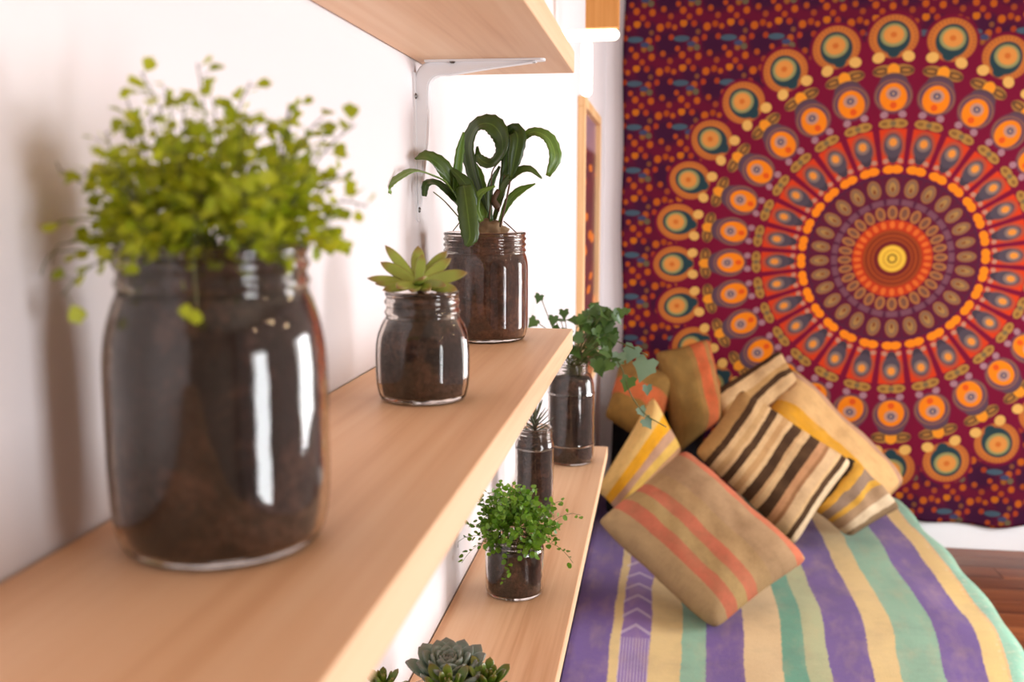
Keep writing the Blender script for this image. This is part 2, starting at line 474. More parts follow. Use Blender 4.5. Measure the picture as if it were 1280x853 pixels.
capsule('hanging_tube', (-0.0345, 0, -0.024), (-0.0345, 0, -0.148), 0.0125, M_TUBE, lp)

# ------------------------------------------------------------------ tapestry
class E:
    """tiny expression wrapper over Math nodes"""
    nt = None
    def __init__(s, v): s.v = v
    @staticmethod
    def u(a): return a.v if isinstance(a, E) else a
    def op(s, o, *a, clamp=False): return E(mth(E.nt, o, s.v, *[E.u(q) for q in a], clamp=clamp))
    def __add__(s, o): return s.op('ADD', o)
    def __sub__(s, o): return s.op('SUBTRACT', o)
    def __mul__(s, o): return s.op('MULTIPLY', o)
    def mad(s, a, b, clamp=False): return s.op('MULTIPLY_ADD', a, b, clamp=clamp)
    def abs(s): return s.op('ABSOLUTE')

def m_tapestry(PX):
    m, nt, b = new_mat('mandala_print_cotton'); E.nt = nt
    v = coord(nt, 'Object'); sp = nt.nodes.new('ShaderNodeSeparateXYZ'); nt.links.new(v, sp.inputs[0])
    x = E(sp.outputs[0]) * (1.0 / PX); z = E(sp.outputs[2]) * (1.0 / PX)
    r = (x * x + z * z).op('SQRT')
    phi = x.op('ARCTAN2', z)
    t = phi - (phi * 2.0).op('SINE') * 0.060
    NP = 28
    k = t.mad(NP / (2 * PI), 0.5 + 2.2 / (360 / NP) + 40.0)
    loc = k.op('FRACT') - 0.5
    s = loc * (2 * PI / NP) * r
    sa = s.abs()
    col = [lin((110, 8, 40))]
    def put(mask, rgb): col[0] = mixc(nt, E.u(mask), col[0], lin([q * 0.93 for q in rgb]))
    def ell(u, v_, cu, cv, a, b_, k=3.0):
        du = u.mad(1.0 / a, -cu / a); dv = v_.mad(1.0 / b_, -cv / b_)
        return dv.op('MULTIPLY_ADD', dv, (du * du)).mad(-k, k + 0.5, clamp=True)
    def band(u, c, h, soft=1.5):
        return (u - c).abs().mad(-1.0 / soft, h / soft + 0.5, clamp=True)
    # field of small flowers, a repeating block
    TW, TH = 58.0, 54.5
    tu = (x.mad(1 / TW, 50.18)); tv = z.mad(1 / TH, 50.55)
    fu = tu.op('FRACT') * TW; fv = tv.op('FRACT') * TH
    out = r.mad(0.5, -0.5 * 268, clamp=True)
    fcol = [lin((92, 10, 38))]
    def fput(mask, rgb): fcol[0] = mixc(nt, E.u(mask), fcol[0], lin(rgb))
    fput(ell(fu, fv, 17, 26, 20, 17, 0.8), (52, 12, 42))
    fput(ell(fu, fv, 47, 42, 14, 12, 0.8), (58, 14, 44))
    for (cx_, cy_, rr, cc) in ((6, 46, 5, (226, 110, 14)), (16, 49, 4.2, (196, 84, 12)), (24, 46, 3.6, (214, 100, 16)), (20, 34, 4, (190, 70, 22)),
                               (35, 51, 5, (236, 126, 10)), (48, 50, 4.2, (198, 74, 22)), (50, 30, 4.5, (204, 96, 26)), (44, 20, 4, (178, 104, 34)),
                               (3, 33, 4, (200, 72, 24)), (34, 12, 4.6, (216, 98, 16)), (28, 20, 3.6, (206, 84, 22)), (10, 14, 4, (196, 88, 22)),
                               (54, 10, 4.6, (220, 104, 14)), (19, 5, 4, (182, 80, 32)), (42, 4, 4, (202, 84, 20)), (53, 40, 3.4, (150, 88, 48))):
        fput(ell(fu, fv, cx_, cy_, rr * 0.88, rr * 0.95, 1.3), [q * 0.80 for q in cc])
    fput(ell(fu, fv, 33, 32, 10, 3.8, 2.5), (60, 84, 96))
    fput(ell(fu, fv, 45, 25.5, 5.5, 3.4, 2.5), (54, 64, 92))
    fput(ell(fu, fv, 52, 21, 4, 4, 2.5), (96, 86, 60))
    col[0] = mixc(nt, out.v, col[0], fcol[0])
    # petals: outer medallion
    put(ell(s, r, 0, 272, 29, 29, 4), (118, 9, 43))
    put(ell(s, r, 0, 271.5, 25.5, 25.5, 6), (206, 116, 44))
    dd = ((s * s) + (r - 271.5) * (r - 271.5)).op('SQRT'); aa = s.op('ARCTAN2', r - 271.5)
    put(band(dd, 22.5, 1.6) * (aa * 34.0).op('SINE').mad(0.5, 0.35, clamp=True), (150, 84, 46))
    put(ell(s, r, 0, 270.5, 17.5, 20, 4), (26, 62, 66))
    put(ell(s, r, 0, 253, 6.5, 7, 2), (26, 62, 66))
    put(ell(s, r, 0, 273, 13.8, 13.8, 5), (150, 146, 92))
    put(ell(s, r, 0, 273.5, 10.5, 10.5, 4), (226, 146, 66))
    put(ell(s, r, 0, 273.5, 3.5, 3.5, 2), (208, 110, 40))
    put(ell(sa, r, 15.5, 247.5, 6.4, 6.4, 4), (232, 178, 92))
    # looped bar
    put(ell(sa, r, 10.5, 231, 11, 7.0, 4), (166, 116, 52))
    put(ell(sa, r, 13, 231, 8.5, 4.2, 3), (98, 66, 38))
    put(ell(sa, r, 13, 231, 4.5, 1.9, 3), (176, 120, 52))
    put(ell(s, r, 0, 231, 6.5, 8.2, 3), (244, 150, 32))
    # big orange flower
    put(ell(s, r, 0, 219, 14, 9, 3), (86, 66, 66)); put(ell(s, r, 0, 202, 19.5, 23, 3), (92, 66, 82))
    put(band(((s * s) + (r - 201.0) * (r - 201.0)).op('SQRT'), 18.5, 1.0), (140, 94, 70))
    put(ell(s, r, 0, 199, 14.3, 17.0, 4), (246, 132, 8))
    put(ell(s, r, 0, 203, 7.5, 7.5, 3), (188, 140, 118))
    put(ell(s, r, 0, 203, 4.0, 4.0, 3), (80, 78, 100))
    put(ell(s, r, 0, 203, 1.6, 1.6, 3), (190, 150, 120))
    put(ell(s, r, 0, 189, 3.6, 4, 3), (226, 84, 20))
    put(ell(sa, r, 9.5, 178, 4.2, 4.2, 3), (166, 120, 128))
    # olive bar
    put(ell(sa, r, 6.5, 167, 8.6, 5.6, 4), (176, 128, 56))
    put(ell(sa, r, 9, 167, 3.4, 2.4, 3), (136, 96, 44))
    put(ell(s, r, 0, 167, 3.2, 3.2, 3), (120, 100, 64))
    # red block with drop
    sw = sa - r * 0.090
    blk = sw.mad(-0.6, 0.5, clamp=True) * band(r, 139, 21.5)
    put(blk, (214, 60, 14))
    put(ell(s, r, 0, 141, 12.6, 18.5, 4), (176, 76, 48)); put(ell(s, r, 0, 127, 6, 9, 3), (62, 54, 62))
    put(ell(s, r, 0, 140, 9.6, 15.0, 3), (78, 70, 78))
    put(ell(s, r, 0, 143.5, 7.2, 8.6, 4), (134, 112, 100))
    put(ell(s, r, 0, 144, 4.0, 5.0, 4), (236, 144, 50))
    put(ell(sa, r, 7.5, 121.5, 3.2, 3.2, 3), (190, 130, 104))
    # inner disc
    put(r.mad(-0.6, 0.6 * 105 + 0.5, clamp=True), (78, 28, 52))
    put(ell(sa, r, 4.2, 111, 6.4, 5.2, 5), (250, 136, 12))
    put(band(r, 88, 13.5) * sw.mad(-0.6, 1.3, clamp=True), (92, 20, 44))
    put(ell(s, r, 0, 88.5, 7.2, 11.5, 4), (158, 104, 58))
    put(ell(s, r, 0, 88.5, 5.4, 9.3, 4), (120, 92, 72))
    put(ell(s, r, 0, 88.5, 3.6, 7.0, 4), (168, 124, 66))
    put(ell(s, r, 0, 86, 1.5, 3.2, 4), (120, 60, 30))
    put(band(r, 70.5, 3.6) * sa.mad(-0.5, 3.6, clamp=True), (118, 72, 84))
    put(band(r, 57, 9.5), (96, 22, 42))
    put(ell(s, r, 0, 57.5, 5.4, 8.6, 4), (172, 108, 56))
    put(ell(s, r, 0, 57.5, 3.0, 5.6, 4), (120, 78, 56))
    put(r.mad(-0.6, 0.6 * 48.5 + 0.5, clamp=True), (192, 58, 16))
    put(ell(s, r, 0, 42.5, 2.8, 4.6, 2), (226, 106, 36))
    put(r.mad(-0.6, 0.6 * 36 + 0.5, clamp=True), (128, 46, 18))
    ringw = (r * 1.15).op('SINE'); put(ringw.mad(0.45, 0.1, clamp=True) * r.mad(-0.6, 0.6 * 35 + 0.5, clamp=True), (196, 92, 22))
    put(band(r, 20, 2.5), (108, 30, 26))
    put(r.mad(-0.6, 0.6 * 16.5 + 0.5, clamp=True), (240, 190, 60))
    put(band(r, 10.5, 0.8), (196, 140, 40))
    put(band(r, 5, 1.0), (96, 70, 26))
    # cloth grain and slight dye variation
    n = noise_tex(nt, v, 5.0, 4)
    c = mixc(nt, mth(nt, 'MULTIPLY', n, 0.25), col[0], lin((70, 8, 40)))
    nt.links.new(c, b.inputs['Base Color']); b.inputs['Roughness'].default_value = 0.85
    b.inputs['Specular IOR Level'].default_value = 0.15
    bump(nt, b, noise_tex(nt, v, 420, 2), 0.15, 0.002)
    return m
def make_tapestry():
    cx_, cz_ = 0.946, 1.237
    NX, NZ = 120, 120
    x0, x1, z0, z1 = -0.162 - cx_, 2.06 - cx_, 0.118 - cz_, 2.50 - cz_
    V, Fc = [], []
    for j in range(NZ + 1):
        b = j / NZ
        for i in range(NX + 1):
            a = i / NX
            x = x0 + (x1 - x0) * a; z = z0 + (z1 - z0) * b
            edge = 1 - min(1, a / 0.12)
            x += edge * (0.012 * math.sin(b * PI * 1.2 + 1.9) + 0.004 * math.sin(b * 21))
            low = 1 - min(1, b / 0.15)
            z += low * (0.009 * math.sin(x * 9 + 0.6) + 0.005 * math.sin(x * 23))
            dy = 0.010 + 0.006 * noise.noise((x * 2.2, z * 0.9, 3)) + 0.006 * (0.4 + low * 2.2) * noise.noise((x * 9, z * 1.3, 9)) + 0.012 * low * (0.5 + 0.5 * math.sin(x * 17))
            V.append((x, -max(0.004, dy), z))
    W = NX + 1
    for j in range(NZ):
        for i in range(NX):
            q = j * W + i; Fc.append((q, q + 1, q + 1 + W, q + W))
    o = obj('tapestry', V, Fc, m_tapestry(0.003293), None, loc=(cx_, YF - 0.019, cz_))
    md = o.modifiers.new('thick', 'SOLIDIFY'); md.thickness = 0.0015; md.offset = 1
    tag(o, 'maroon and orange mandala print cotton tapestry hanging on the far wall', 'tapestry')
make_tapestry()

# ------------------------------------------------------------------ bed and blanket
M_BEDSHEET = m_plain('grey_mattress_ticking', (150, 144, 140), 0.9)
M_BEDBASE = m_wood('bed_base_wood', (140, 96, 62), (110, 72, 44), (165, 118, 80), 'Y')
bed = thing('bed', 'low mattress on a wooden base under the striped blanket', 'bed', (0.36, 3.2, 0))
bevel_box('mattress', (-0.585, 0.56, -1.15, 1.09, 0.065, 0.195), M_BEDSHEET, bed, 0.03, 4)
bevel_box('base', (-0.56, 0.54, -1.13, 1.08, 0.0, 0.064), M_BEDBASE, bed, 0.004, 1)

def m_blanket():
    m, nt, b = new_mat('striped_wool_blanket')
    uv = nt.nodes.new('ShaderNodeUVMap'); sp = nt.nodes.new('ShaderNodeSeparateXYZ'); nt.links.new(uv.outputs[0], sp.inputs[0])
    v = coord(nt, 'UV')
    jit = noise_tex(nt, v, 60, 3); jit2 = noise_tex(nt, v, 2.5, 2)
    u = mth(nt, 'ADD', sp.outputs[0], mth(nt, 'ADD', mth(nt, 'MULTIPLY_ADD', jit, 0.010, -0.005), mth(nt, 'MULTIPLY_ADD', jit2, 0.03, -0.015)))
    P, Y, T, C, G, LG = (92, 60, 136), (214, 184, 118), (126, 170, 140), (216, 186, 134), (82, 152, 122), (170, 176, 128)
    seq = [(-0.40, P), (-0.122, Y), (-0.095, (118, 84, 152)), (-0.014, Y), (0.07, T), (0.136, P), (0.24, C), (0.34, G), (0.40, LG), (0.456, P), (0.56, Y), (0.639, T), (0.748, P), (0.858, (222, 188, 112)), (0.906, (222, 170, 110)), (0.914, (128, 184, 156))]
    lo, hi = -0.45, 1.25
    f = mth(nt, 'MULTIPLY_ADD', u, 1 / (hi - lo), -lo / (hi - lo))
    c = ramp(nt, f, [((p - lo) / (hi - lo), lin(q)) for p, q in seq], 'CONSTANT')
    # woven figure in the patterned purple stripe
    uu = mth(nt, 'MULTIPLY_ADD', sp.outputs[0], 1 / 0.081, 0.095 / 0.081)
    ins = mth(nt, 'MULTIPLY', mth(nt, 'GREATER_THAN', uu, 0.0), mth(nt, 'LESS_THAN', uu, 1.0))
    vz = mth(nt, 'MULTIPLY', sp.outputs[1], 9.0)
    zig = mth(nt, 'ABSOLUTE', mth(nt, 'SUBTRACT', mth(nt, 'FRACT', mth(nt, 'ADD', vz, mth(nt, 'ABSOLUTE', mth(nt, 'SUBTRACT', uu, 0.5)))), 0.5))
    lines = mth(nt, 'LESS_THAN', zig, 0.09)
    far = mth(nt, 'GREATER_THAN', sp.outputs[1], 2.75)
    fine = mth(nt, 'GREATER_THAN', mth(nt, 'SINE', mth(nt, 'MULTIPLY', uu, 60.0)), 0.35)
    fig = mth(nt, 'MULTIPLY', ins, mth(nt, 'ADD', mth(nt, 'MULTIPLY', lines, far), mth(nt, 'MULTIPLY', fine, mth(nt, 'SUBTRACT', 1.0, far)), clamp=True))
    c = mixc(nt, mth(nt, 'MULTIPLY', fig, 0.6), c, lin((206, 190, 206)))
    brd = mth(nt, 'GREATER_THAN', sp.outputs[0], 0.90)
    fl_ = mth(nt, 'MULTIPLY_ADD', noise_tex(nt, v, 55, 3, 0.7), 6.0, -3.3, clamp=True)
    c = mixc(nt, mth(nt, 'MULTIPLY', mth(nt, 'MULTIPLY', brd, fl_), 0.7), c, lin((226, 214, 186)))
    # faded wear
    n = noise_tex(nt, coord(nt, 'UV', (9, 3, 1)), 2.0, 5, 0.65)
    c = mixc(nt, mth(nt, 'MULTIPLY_ADD', n, 0.9, -0.42, clamp=True), c, lin((206, 168, 118)))
    n3 = noise_tex(nt, coord(nt, 'UV', (30, 260, 1)), 1.0, 2)
    c = mixc(nt, mth(nt, 'MULTIPLY', n3, 0.34), c, lin((140, 120, 116)))
    n4 = noise_tex(nt, v, 6, 6, 0.7)
    c = mixc(nt, mth(nt, 'MULTIPLY_ADD', n4, 1.6, -0.75, clamp=True), c, mixc(nt, 0.55, c, lin((70, 60, 64))))
    nt.links.new(c, b.inputs['Base Color']); b.inputs['Roughness'].default_value = 0.95; b.inputs['Specular IOR Level'].default_value = 0.1
    b.inputs['Sheen Weight'].default_value = 0.15
    bump(nt, b, noise_tex(nt, coord(nt, 'UV', (240, 120, 1)), 1.0, 2), 0.35, 0.004)
    return m
def sstep(a, b, x):
    t = max(0, min(1, (x - a) / (b - a))); return t * t * (3 - 2 * t)
def make_blanket():
    NU, NV = 130, 110
    V, Fc, UV = [], [], []
    us = [-0.40 + 1.56 * i / NU for i in range(NU + 1)]
    for j in range(NV + 1):
        y = 1.98 + (4.30 - 1.98) * j / NV
        k = 1 + 0.082 * sstep(2.45, 3.05, y) - 0.02 * sstep(3.6, 4.2, y)
        for u in us:
            xx = u
            L, R = -0.224, 0.930
            zt = 0.222 + 0.010 * noise.noise((u * 3, y * 2.2, 1)) + 0.006 * noise.noise((u * 9, y * 3, 4))
            if u > R:                      # falls over the right edge of the mattress
                d = u - R; rad = 0.05
                a = min(PI / 2, d / rad)
                x = R + rad * math.sin(a) + 0.10 * max(0, d - rad * PI / 2) + 0.006 * math.sin(y * 14)
                z = zt - rad * (1 - math.cos(a)) - max(0, d - rad * PI / 2)
                z = max(z, 0.012)
            elif u < L:
                d = L - u; rad = 0.018
                a = min(PI / 2, d / rad)
                x = L - rad * math.sin(a)
                z = zt - rad * (1 - math.cos(a)) - max(0, d - rad * PI / 2)
                z = max(z, 0.03)
            else:
                x, z = u, zt
            x = -0.1 + (x + 0.1) * (k if x > -0.1 else 1)
            x = max(x, XW + 0.006)
            V.append((x, y, z)); UV.append((u, y))
    W = NU + 1
    for j in range(NV):
        for i in range(NU):
            q = j * W + i; Fc.append((q, q + 1, q + 1 + W, q + W))
    o = obj('blanket', V, Fc, m_blanket(), None, uv=UV)
    md = o.modifiers.new('thick', 'SOLIDIFY'); md.thickness = 0.005; md.offset = -1
    tag(o, 'purple, yellow and mint striped woven blanket spread over the bed', 'blanket')
make_blanket()

# ------------------------------------------------------------------ cushions
def m_cushion(name, seq, axis=0, base_noise=0.3, dirt=(120, 92, 62), warp=0.02):
    m, nt, b = new_mat(name)
    uv = nt.nodes.new('ShaderNodeUVMap'); sp = nt.nodes.new('ShaderNodeSeparateXYZ'); nt.links.new(uv.outputs[0], sp.inputs[0])
    v = coord(nt, 'UV')
    u = mth(nt, 'ADD', sp.outputs[axis], mth(nt, 'ADD', mth(nt, 'MULTIPLY_ADD', noise_tex(nt, v, 3, 2), warp, -warp / 2), mth(nt, 'MULTIPLY_ADD', noise_tex(nt, v, 60, 2), 0.012, -0.006)))
    c = ramp(nt, u, [(p, lin(q)) for p, q in seq], 'CONSTANT')
    n = noise_tex(nt, v, 5, 6, 0.7)
    c = mixc(nt, mth(nt, 'MULTIPLY_ADD', n, 2.4 * base_noise * 2, -1.0 * base_noise * 2, clamp=True), c, lin(dirt))
    c = mixc(nt, mth(nt, 'MULTIPLY_ADD', noise_tex(nt, v, 9, 6, 0.75), 2.0, -0.92, clamp=True), c, mixc(nt, 0.5, c, lin((72, 56, 44))))
    sc3 = (8, 160, 1) if axis == 0 else (160, 8, 1)
    n3 = noise_tex(nt, coord(nt, 'UV', sc3), 1.0, 2)
    c = mixc(nt, mth(nt, 'MULTIPLY', n3, 0.25), c, lin([q * 0.7 for q in dirt]))
    nt.links.new(c, b.inputs['Base Color']); b.inputs['Roughness'].default_value = 0.95; b.inputs['Specular IOR Level'].default_value = 0.1
    bump(nt, b, noise_tex(nt, coord(nt, 'UV', (90, 90, 1)), 1.0, 3), 0.4, 0.004)
    return m
def cushion(corners, th, mat, label, seed=0, wob=0.006, pinch=0.05, back=1.0):
    """corners L, T, R, B (world); thickness on the camera side th, behind th*back."""
    L, T, R, B = [Vector(c) for c in corners]
    ctr = (L + T + R + B) / 4
    nrm = ((R - L).cross(T - B)).normalized()
    if nrm.y > 0: nrm = -nrm           # towards the viewer
    N = 34; V, Fc, UV = [], [], []
    for side in (1, -1):
        for j in range(N + 1):
            v = j / N
            for i in range(N + 1):
                u = i / N
                a, c = 2 * u - 1, 2 * v - 1
                pu = a * (1 - pinch * (1 - c * c)); pv = c * (1 - pinch * (1 - a * a))
                rc = 1 - 0.055 * (a * a * c * c) ** 4; pu *= rc; pv *= rc
                uu, vv = (pu + 1) / 2, (pv + 1) / 2
                # u: L->T side to B->R ; v : L->B
                p = (L * (1 - uu) + T * uu) * (1 - vv) + (B * (1 - uu) + R * uu) * vv
                prof = max(0, (1 - a ** 4) * (1 - c ** 4)) ** 0.55
                q = (p - ctr) * 6 + Vector((seed * 3.1, seed, 0))
                wv = wob * (noise.noise(q) + 0.6 * noise.noise(q * 2.7)) * (0.25 + prof)
                p = p + nrm * (side * th * (1 if side > 0 else back) * prof + wv)
                V.append(p - ctr); UV.append((u, v))
    W = N + 1; off = W * W
    for j in range(N):
        for i in range(N):
            q = j * W + i
            Fc.append((q, q + 1, q + 1 + W, q + W)); Fc.append((off + q, off + q + W, off + q + 1 + W, off + q + 1))
    o = obj('cushion', V, Fc, mat, None, uv=UV, loc=ctr)
    bm = bmesh.new(); bm.from_mesh(o.data); bmesh.ops.remove_doubles(bm, verts=bm.verts, dist=0.0006)
    bmesh.ops.recalc_face_normals(bm, faces=bm.faces); bm.to_mesh(o.data); bm.free()
    return tag(o, label, 'cushion', 'cushions heaped on the bed')
TAN, SAL = (178, 142, 98), (190, 106, 80)
M_C1 = m_cushion('tan_salmon_weave', [(0, (176, 146, 104)), (0.145, SAL), (0.255, (170, 140, 92)), (0.365, SAL), (0.475, (172, 138, 96)), (0.62, (168, 134, 100)), (0.875, (196, 108, 80)), (0.968, (186, 150, 100))], 0, 0.35, (138, 110, 78))
DK, CR, MB = (58, 38, 26), (214, 176, 128), (150, 104, 66)
M_C2 = m_cushion('brown_cream_stripes', [(0, (190, 148, 92)), (0.10, DK), (0.155, CR), (0.20, (196, 156, 106)), (0.25, CR), (0.275, DK), (0.335, CR), (0.38, (190, 146, 98)), (0.43, CR), (0.465, DK), (0.545, (198, 156, 110)), (0.57, CR), (0.62, DK), (0.705, (188, 136, 96)), (0.76, (150, 104, 70)), (0.79, (206, 170, 128)), (0.87, CR), (0.895, DK), (0.945, (222, 194, 156))], 1, 0.12, (150, 112, 74), 0.035)
M_C4 = m_cushion('brown_cream_stripes_wide', [(0, DK), (0.12, CR), (0.34, (190, 148, 94)), (0.46, DK), (0.58, CR), (0.80, (140, 96, 62)), (0.9, DK)], 1, 0.12, (150, 112, 74), 0.12)
M_C3 = m_cushion('gold_beige_stripes', [(0, (50, 38, 30)), (0.06, (200, 150, 90)), (0.12, (214, 150, 34)), (0.42, (210, 166, 112)), (0.80, (176, 134, 110)), (0.92, (208, 150, 44))], 0, 0.2, (190, 150, 100), 0.05)
M_C7 = m_cushion('gold_grey_folded_weave', [(0, (44, 34, 28)), (0.10, (206, 150, 50)), (0.26, (136, 112, 96)), (0.44, (206, 154, 56)), (0.54, (160, 128, 98)), (0.72, (206, 182, 150)), (0.88, (120, 96, 72))], 1, 0.2, (150, 120, 84), 0.14)
M_C5 = m_cushion('olive_salmon_weave', [(0, (150, 112, 56)), (0.34, (204, 104, 62)), (0.62, (146, 110, 58)), (0.80, (136, 100, 52))], 0, 0.35, (112, 84, 46), 0.08)
M_C5B = m_cushion('olive_salmon_weave_wide', [(0, (150, 114, 62)), (0.12, (140, 106, 56)), (0.48, (152, 112, 62)), (0.58, (202, 96, 58)), (0.80, (168, 116, 68)), (0.90, (192, 92, 58))], 0, 0.35, (108, 82, 46), 0.08)
M_C6 = m_cushion('yellow_cream_weave', [(0, (226, 186, 116)), (0.34, (228, 160, 24)), (0.58, (180, 138, 116)), (0.74, (206, 164, 80)), (0.90, (176, 128, 96))], 1, 0.15, (210, 168, 96), 0.06)
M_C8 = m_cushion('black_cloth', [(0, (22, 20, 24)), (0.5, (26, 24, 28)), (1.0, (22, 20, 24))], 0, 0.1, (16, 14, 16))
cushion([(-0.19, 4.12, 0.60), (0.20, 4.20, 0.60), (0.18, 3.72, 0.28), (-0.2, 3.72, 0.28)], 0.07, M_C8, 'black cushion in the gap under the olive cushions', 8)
cushion([(-0.207, 3.80, 0.641), (-0.159, 4.05, 0.836), (0.084, 4.0, 0.777), (-0.02, 3.75, 0.53)], 0.065, M_C5, 'olive cushion with a salmon stripe beneath the ivy, at the wall', 5, 0.014, 0.05, 0.4)
cushion([(-0.019, 4.0, 0.873), (0.2, 4.12, 0.919), (0.268, 3.95, 0.623), (0.072, 3.8, 0.492)], 0.07, M_C5B, 'tall olive cushion with salmon stripes against the tapestry', 2, 0.016, 0.05, 0.3)
cushion([(0.197, 3.95, 0.718), (0.485, 4.12, 0.879), (0.572, 4.0, 0.745), (0.316, 3.85, 0.50)], 0.04, M_C4, 'crumpled brown and cream cushion at the back, against the tapestry', 4, 0.022, 0.05, 0.3)
cushion([(0.389, 3.85, 0.624), (0.513, 4.1, 0.817), (0.965, 3.95, 0.392), (0.78, 3.72, 0.265)], 0.075, M_C3, 'gold and beige cushion at the far right of the heap', 3, 0.012, 0.05, 0.5)
cushion([(0.548, 3.58, 0.384), (0.695, 3.72, 0.547), (0.881, 3.67, 0.368), (0.688, 3.56, 0.285)], 0.065, M_C7, 'small folded gold and grey cushion beneath the gold one', 7, 0.022)
cushion([(-0.216, 3.45, 0.448), (-0.02, 3.65, 0.767), (0.094, 3.6, 0.565), (-0.125, 3.4, 0.377)], 0.098, M_C6, 'yellow and cream striped cushion beside the low shelf end', 6, 0.01)
cushion([(0.127, 3.55, 0.576), (0.302, 3.72, 0.789), (0.696, 3.6, 0.553), (0.487, 3.5, 0.254)], 0.082, M_C2, 'dark brown and cream striped cushion leaning mid-heap', 1, 0.010)
cushion([(-0.192, 3.05, 0.467), (0.087, 3.25, 0.667), (0.468, 3.0, 0.395), (0.175, 2.8, 0.232)], 0.108, M_C1, 'tan cushion with salmon stripes at the front of the heap', 9, 0.015)

# ------------------------------------------------------------------ jars
def thread_profile(r, z0, z1, n, amp):
    pts = []
    for i in range(n * 6 + 1):
        t = i / (n * 6); pts.append((r + amp * (0.5 - 0.5 * math.cos(2 * PI * n * t)), z0 + (z1 - z0) * t))
    return pts
def make_jar(parent, body, neck_r, z_neck, z_rim, nthreads, soil_top, soil_mat, th=0.0028, rf=None, soil_shrink=0.0006, mound=0.003, segs=72, soil_cut=None):
    prof = smooth_profile(body, 6) + thread_profile(neck_r, z_neck, z_rim - 0.004, nthreads, 0.0016)[1:]
    prof += [(neck_r + 0.0010, z_rim - 0.0028), (neck_r + 0.0012, z_rim - 0.0012), (neck_r + 0.0002, z_rim), (neck_r - th * 0.6, z_rim), (neck_r - th, z_rim - 0.0015)]
    inner = []
    for (r, z) in reversed(smooth_profile(body, 6)):
        inner.append((max(0.0005, r - th), max(z, 0.0045)))
    prof2 = [(0.0005, 0.0012)] + prof + [(neck_r - th, z_neck)] + inner + [(0.0005, 0.0045)]
    V, Fc = revolve_vf(prof2, segs, rf)
    g = obj('jar', V, Fc, M_GLASS, parent)
    # soil fills the inside, its top uneven
    sp = [(0.0005, 0.0052)]
    full = [(max(0.001, r - th - soil_shrink), max(z, 0.0052)) for r, z in smooth_profile(body, 6)] + [(neck_r - th - soil_shrink, z_neck + 0.001), (neck_r - th - soil_shrink, z_rim)]
    for r, z in full:
        if z >= soil_top: break
        sp.append((r, z))
    rt = sp[-1][0]
    sp.append((rt, soil_top))
    nside = len(sp)
    for k in range(1, 9):
        f = 1 - k / 8
        sp.append((max(0.0004, rt * f), soil_top + mound * (1 - f * f)))
    V, Fc = revolve_vf(sp, 56, rf)
    V2 = []
    for i, p in enumerate(V):
        ring = i // 56
        p = Vector(p)
        if ring >= nside: p.z += 0.0022 * noise.noise(p * 160) + 0.0015 * noise.noise(p * 420)
        elif soil_cut: p = soil_cut(p)
        V2.append(p)
    s = obj('soil', V2, Fc, soil_mat, parent)
    return g, s

# ------------------------------------------------------------------ leaves
def leaf_vf(spine, widths, up, fold=0.25, thick=0.0, nacross=4, serr=0.0, twist=0.0):
    """blade along spine (list of Vector), half-widths interpolated, normal near 'up'."""
    P = catmull(spine, 5); n = len(P); V, Fc, UV = [], [], []
    prev = None
    for i, p in enumerate(P):
        t = i / (n - 1)
        d = (P[min(i+1, n-1)] - P[max(i-1, 0)]).normalized()
        side = d.cross(Vector(up))
        if side.length < 0.15 and prev is not None: side = prev
        side = (side - d * side.dot(d)).normalized()
        if prev is not None:
            if side.dot(prev) < 0: side = -side
            side = (side * 0.5 + prev * 0.5); side = (side - d * side.dot(d)).normalized()
        prev = side
        nn = side.cross(d)
        f = t * (len(widths) - 1); k = min(int(f), len(widths) - 2); w_ = widths[k] + (widths[k+1] - widths[k]) * (f - k)
        if serr: w_ *= 1 + serr * (1 if i % 2 else -1)
        for a in range(nacross + 1):
            q = 2 * a / nacross - 1
            V.append(p + side * (q * w_) + nn * (abs(q) * w_ * fold)); UV.append(((q + 1) / 2, t))
    W = nacross + 1
    for i in range(n - 1):
        for a in range(nacross):
            q = i * W + a; Fc.append((q, q + 1, q + 1 + W, q + W))
    return V, Fc, UV
def fat_leaf_vf(L, wid, thk, shape, bend=0.0, segs=10, n=12, cup=0.25):
    """succulent leaf along +X, flat side +Z; closed volume. shape(t)->width factor"""
    V, Fc, UV = [], [], []
    for i in range(n + 1):
        t = i / n; w_ = max(0.03, shape(t)) * wid; h = thk * (0.35 + 0.65 * max(0.05, shape(t)))
        zc = bend * L * t * t
        for k in range(segs):
            a = 2 * PI * k / segs
            yy = w_ * math.cos(a); zz = h * math.sin(a)
            if zz > 0: zz *= 0.35
            zz += cup * abs(yy)
            V.append((L * t, yy, zc + zz)); UV.append((0.5 + 0.5 * math.cos(a), t))
    for i in range(n):
        for k in range(segs):
            q = i*segs + k; s = i*segs + (k+1) % segs
            Fc.append((q, s, s+segs, q+segs))
    Fc.append(tuple(range(segs-1, -1, -1))); Fc.append(tuple(n*segs + k for k in range(segs)))
    return V, Fc, UV
def basis(xdir, up):
    x = Vector(xdir).normalized(); z = Vector(up); z = (z - x * z.dot(x)).normalized(); y = z.cross(x)
    return Matrix((x, y, z)).transposed().to_4x4()
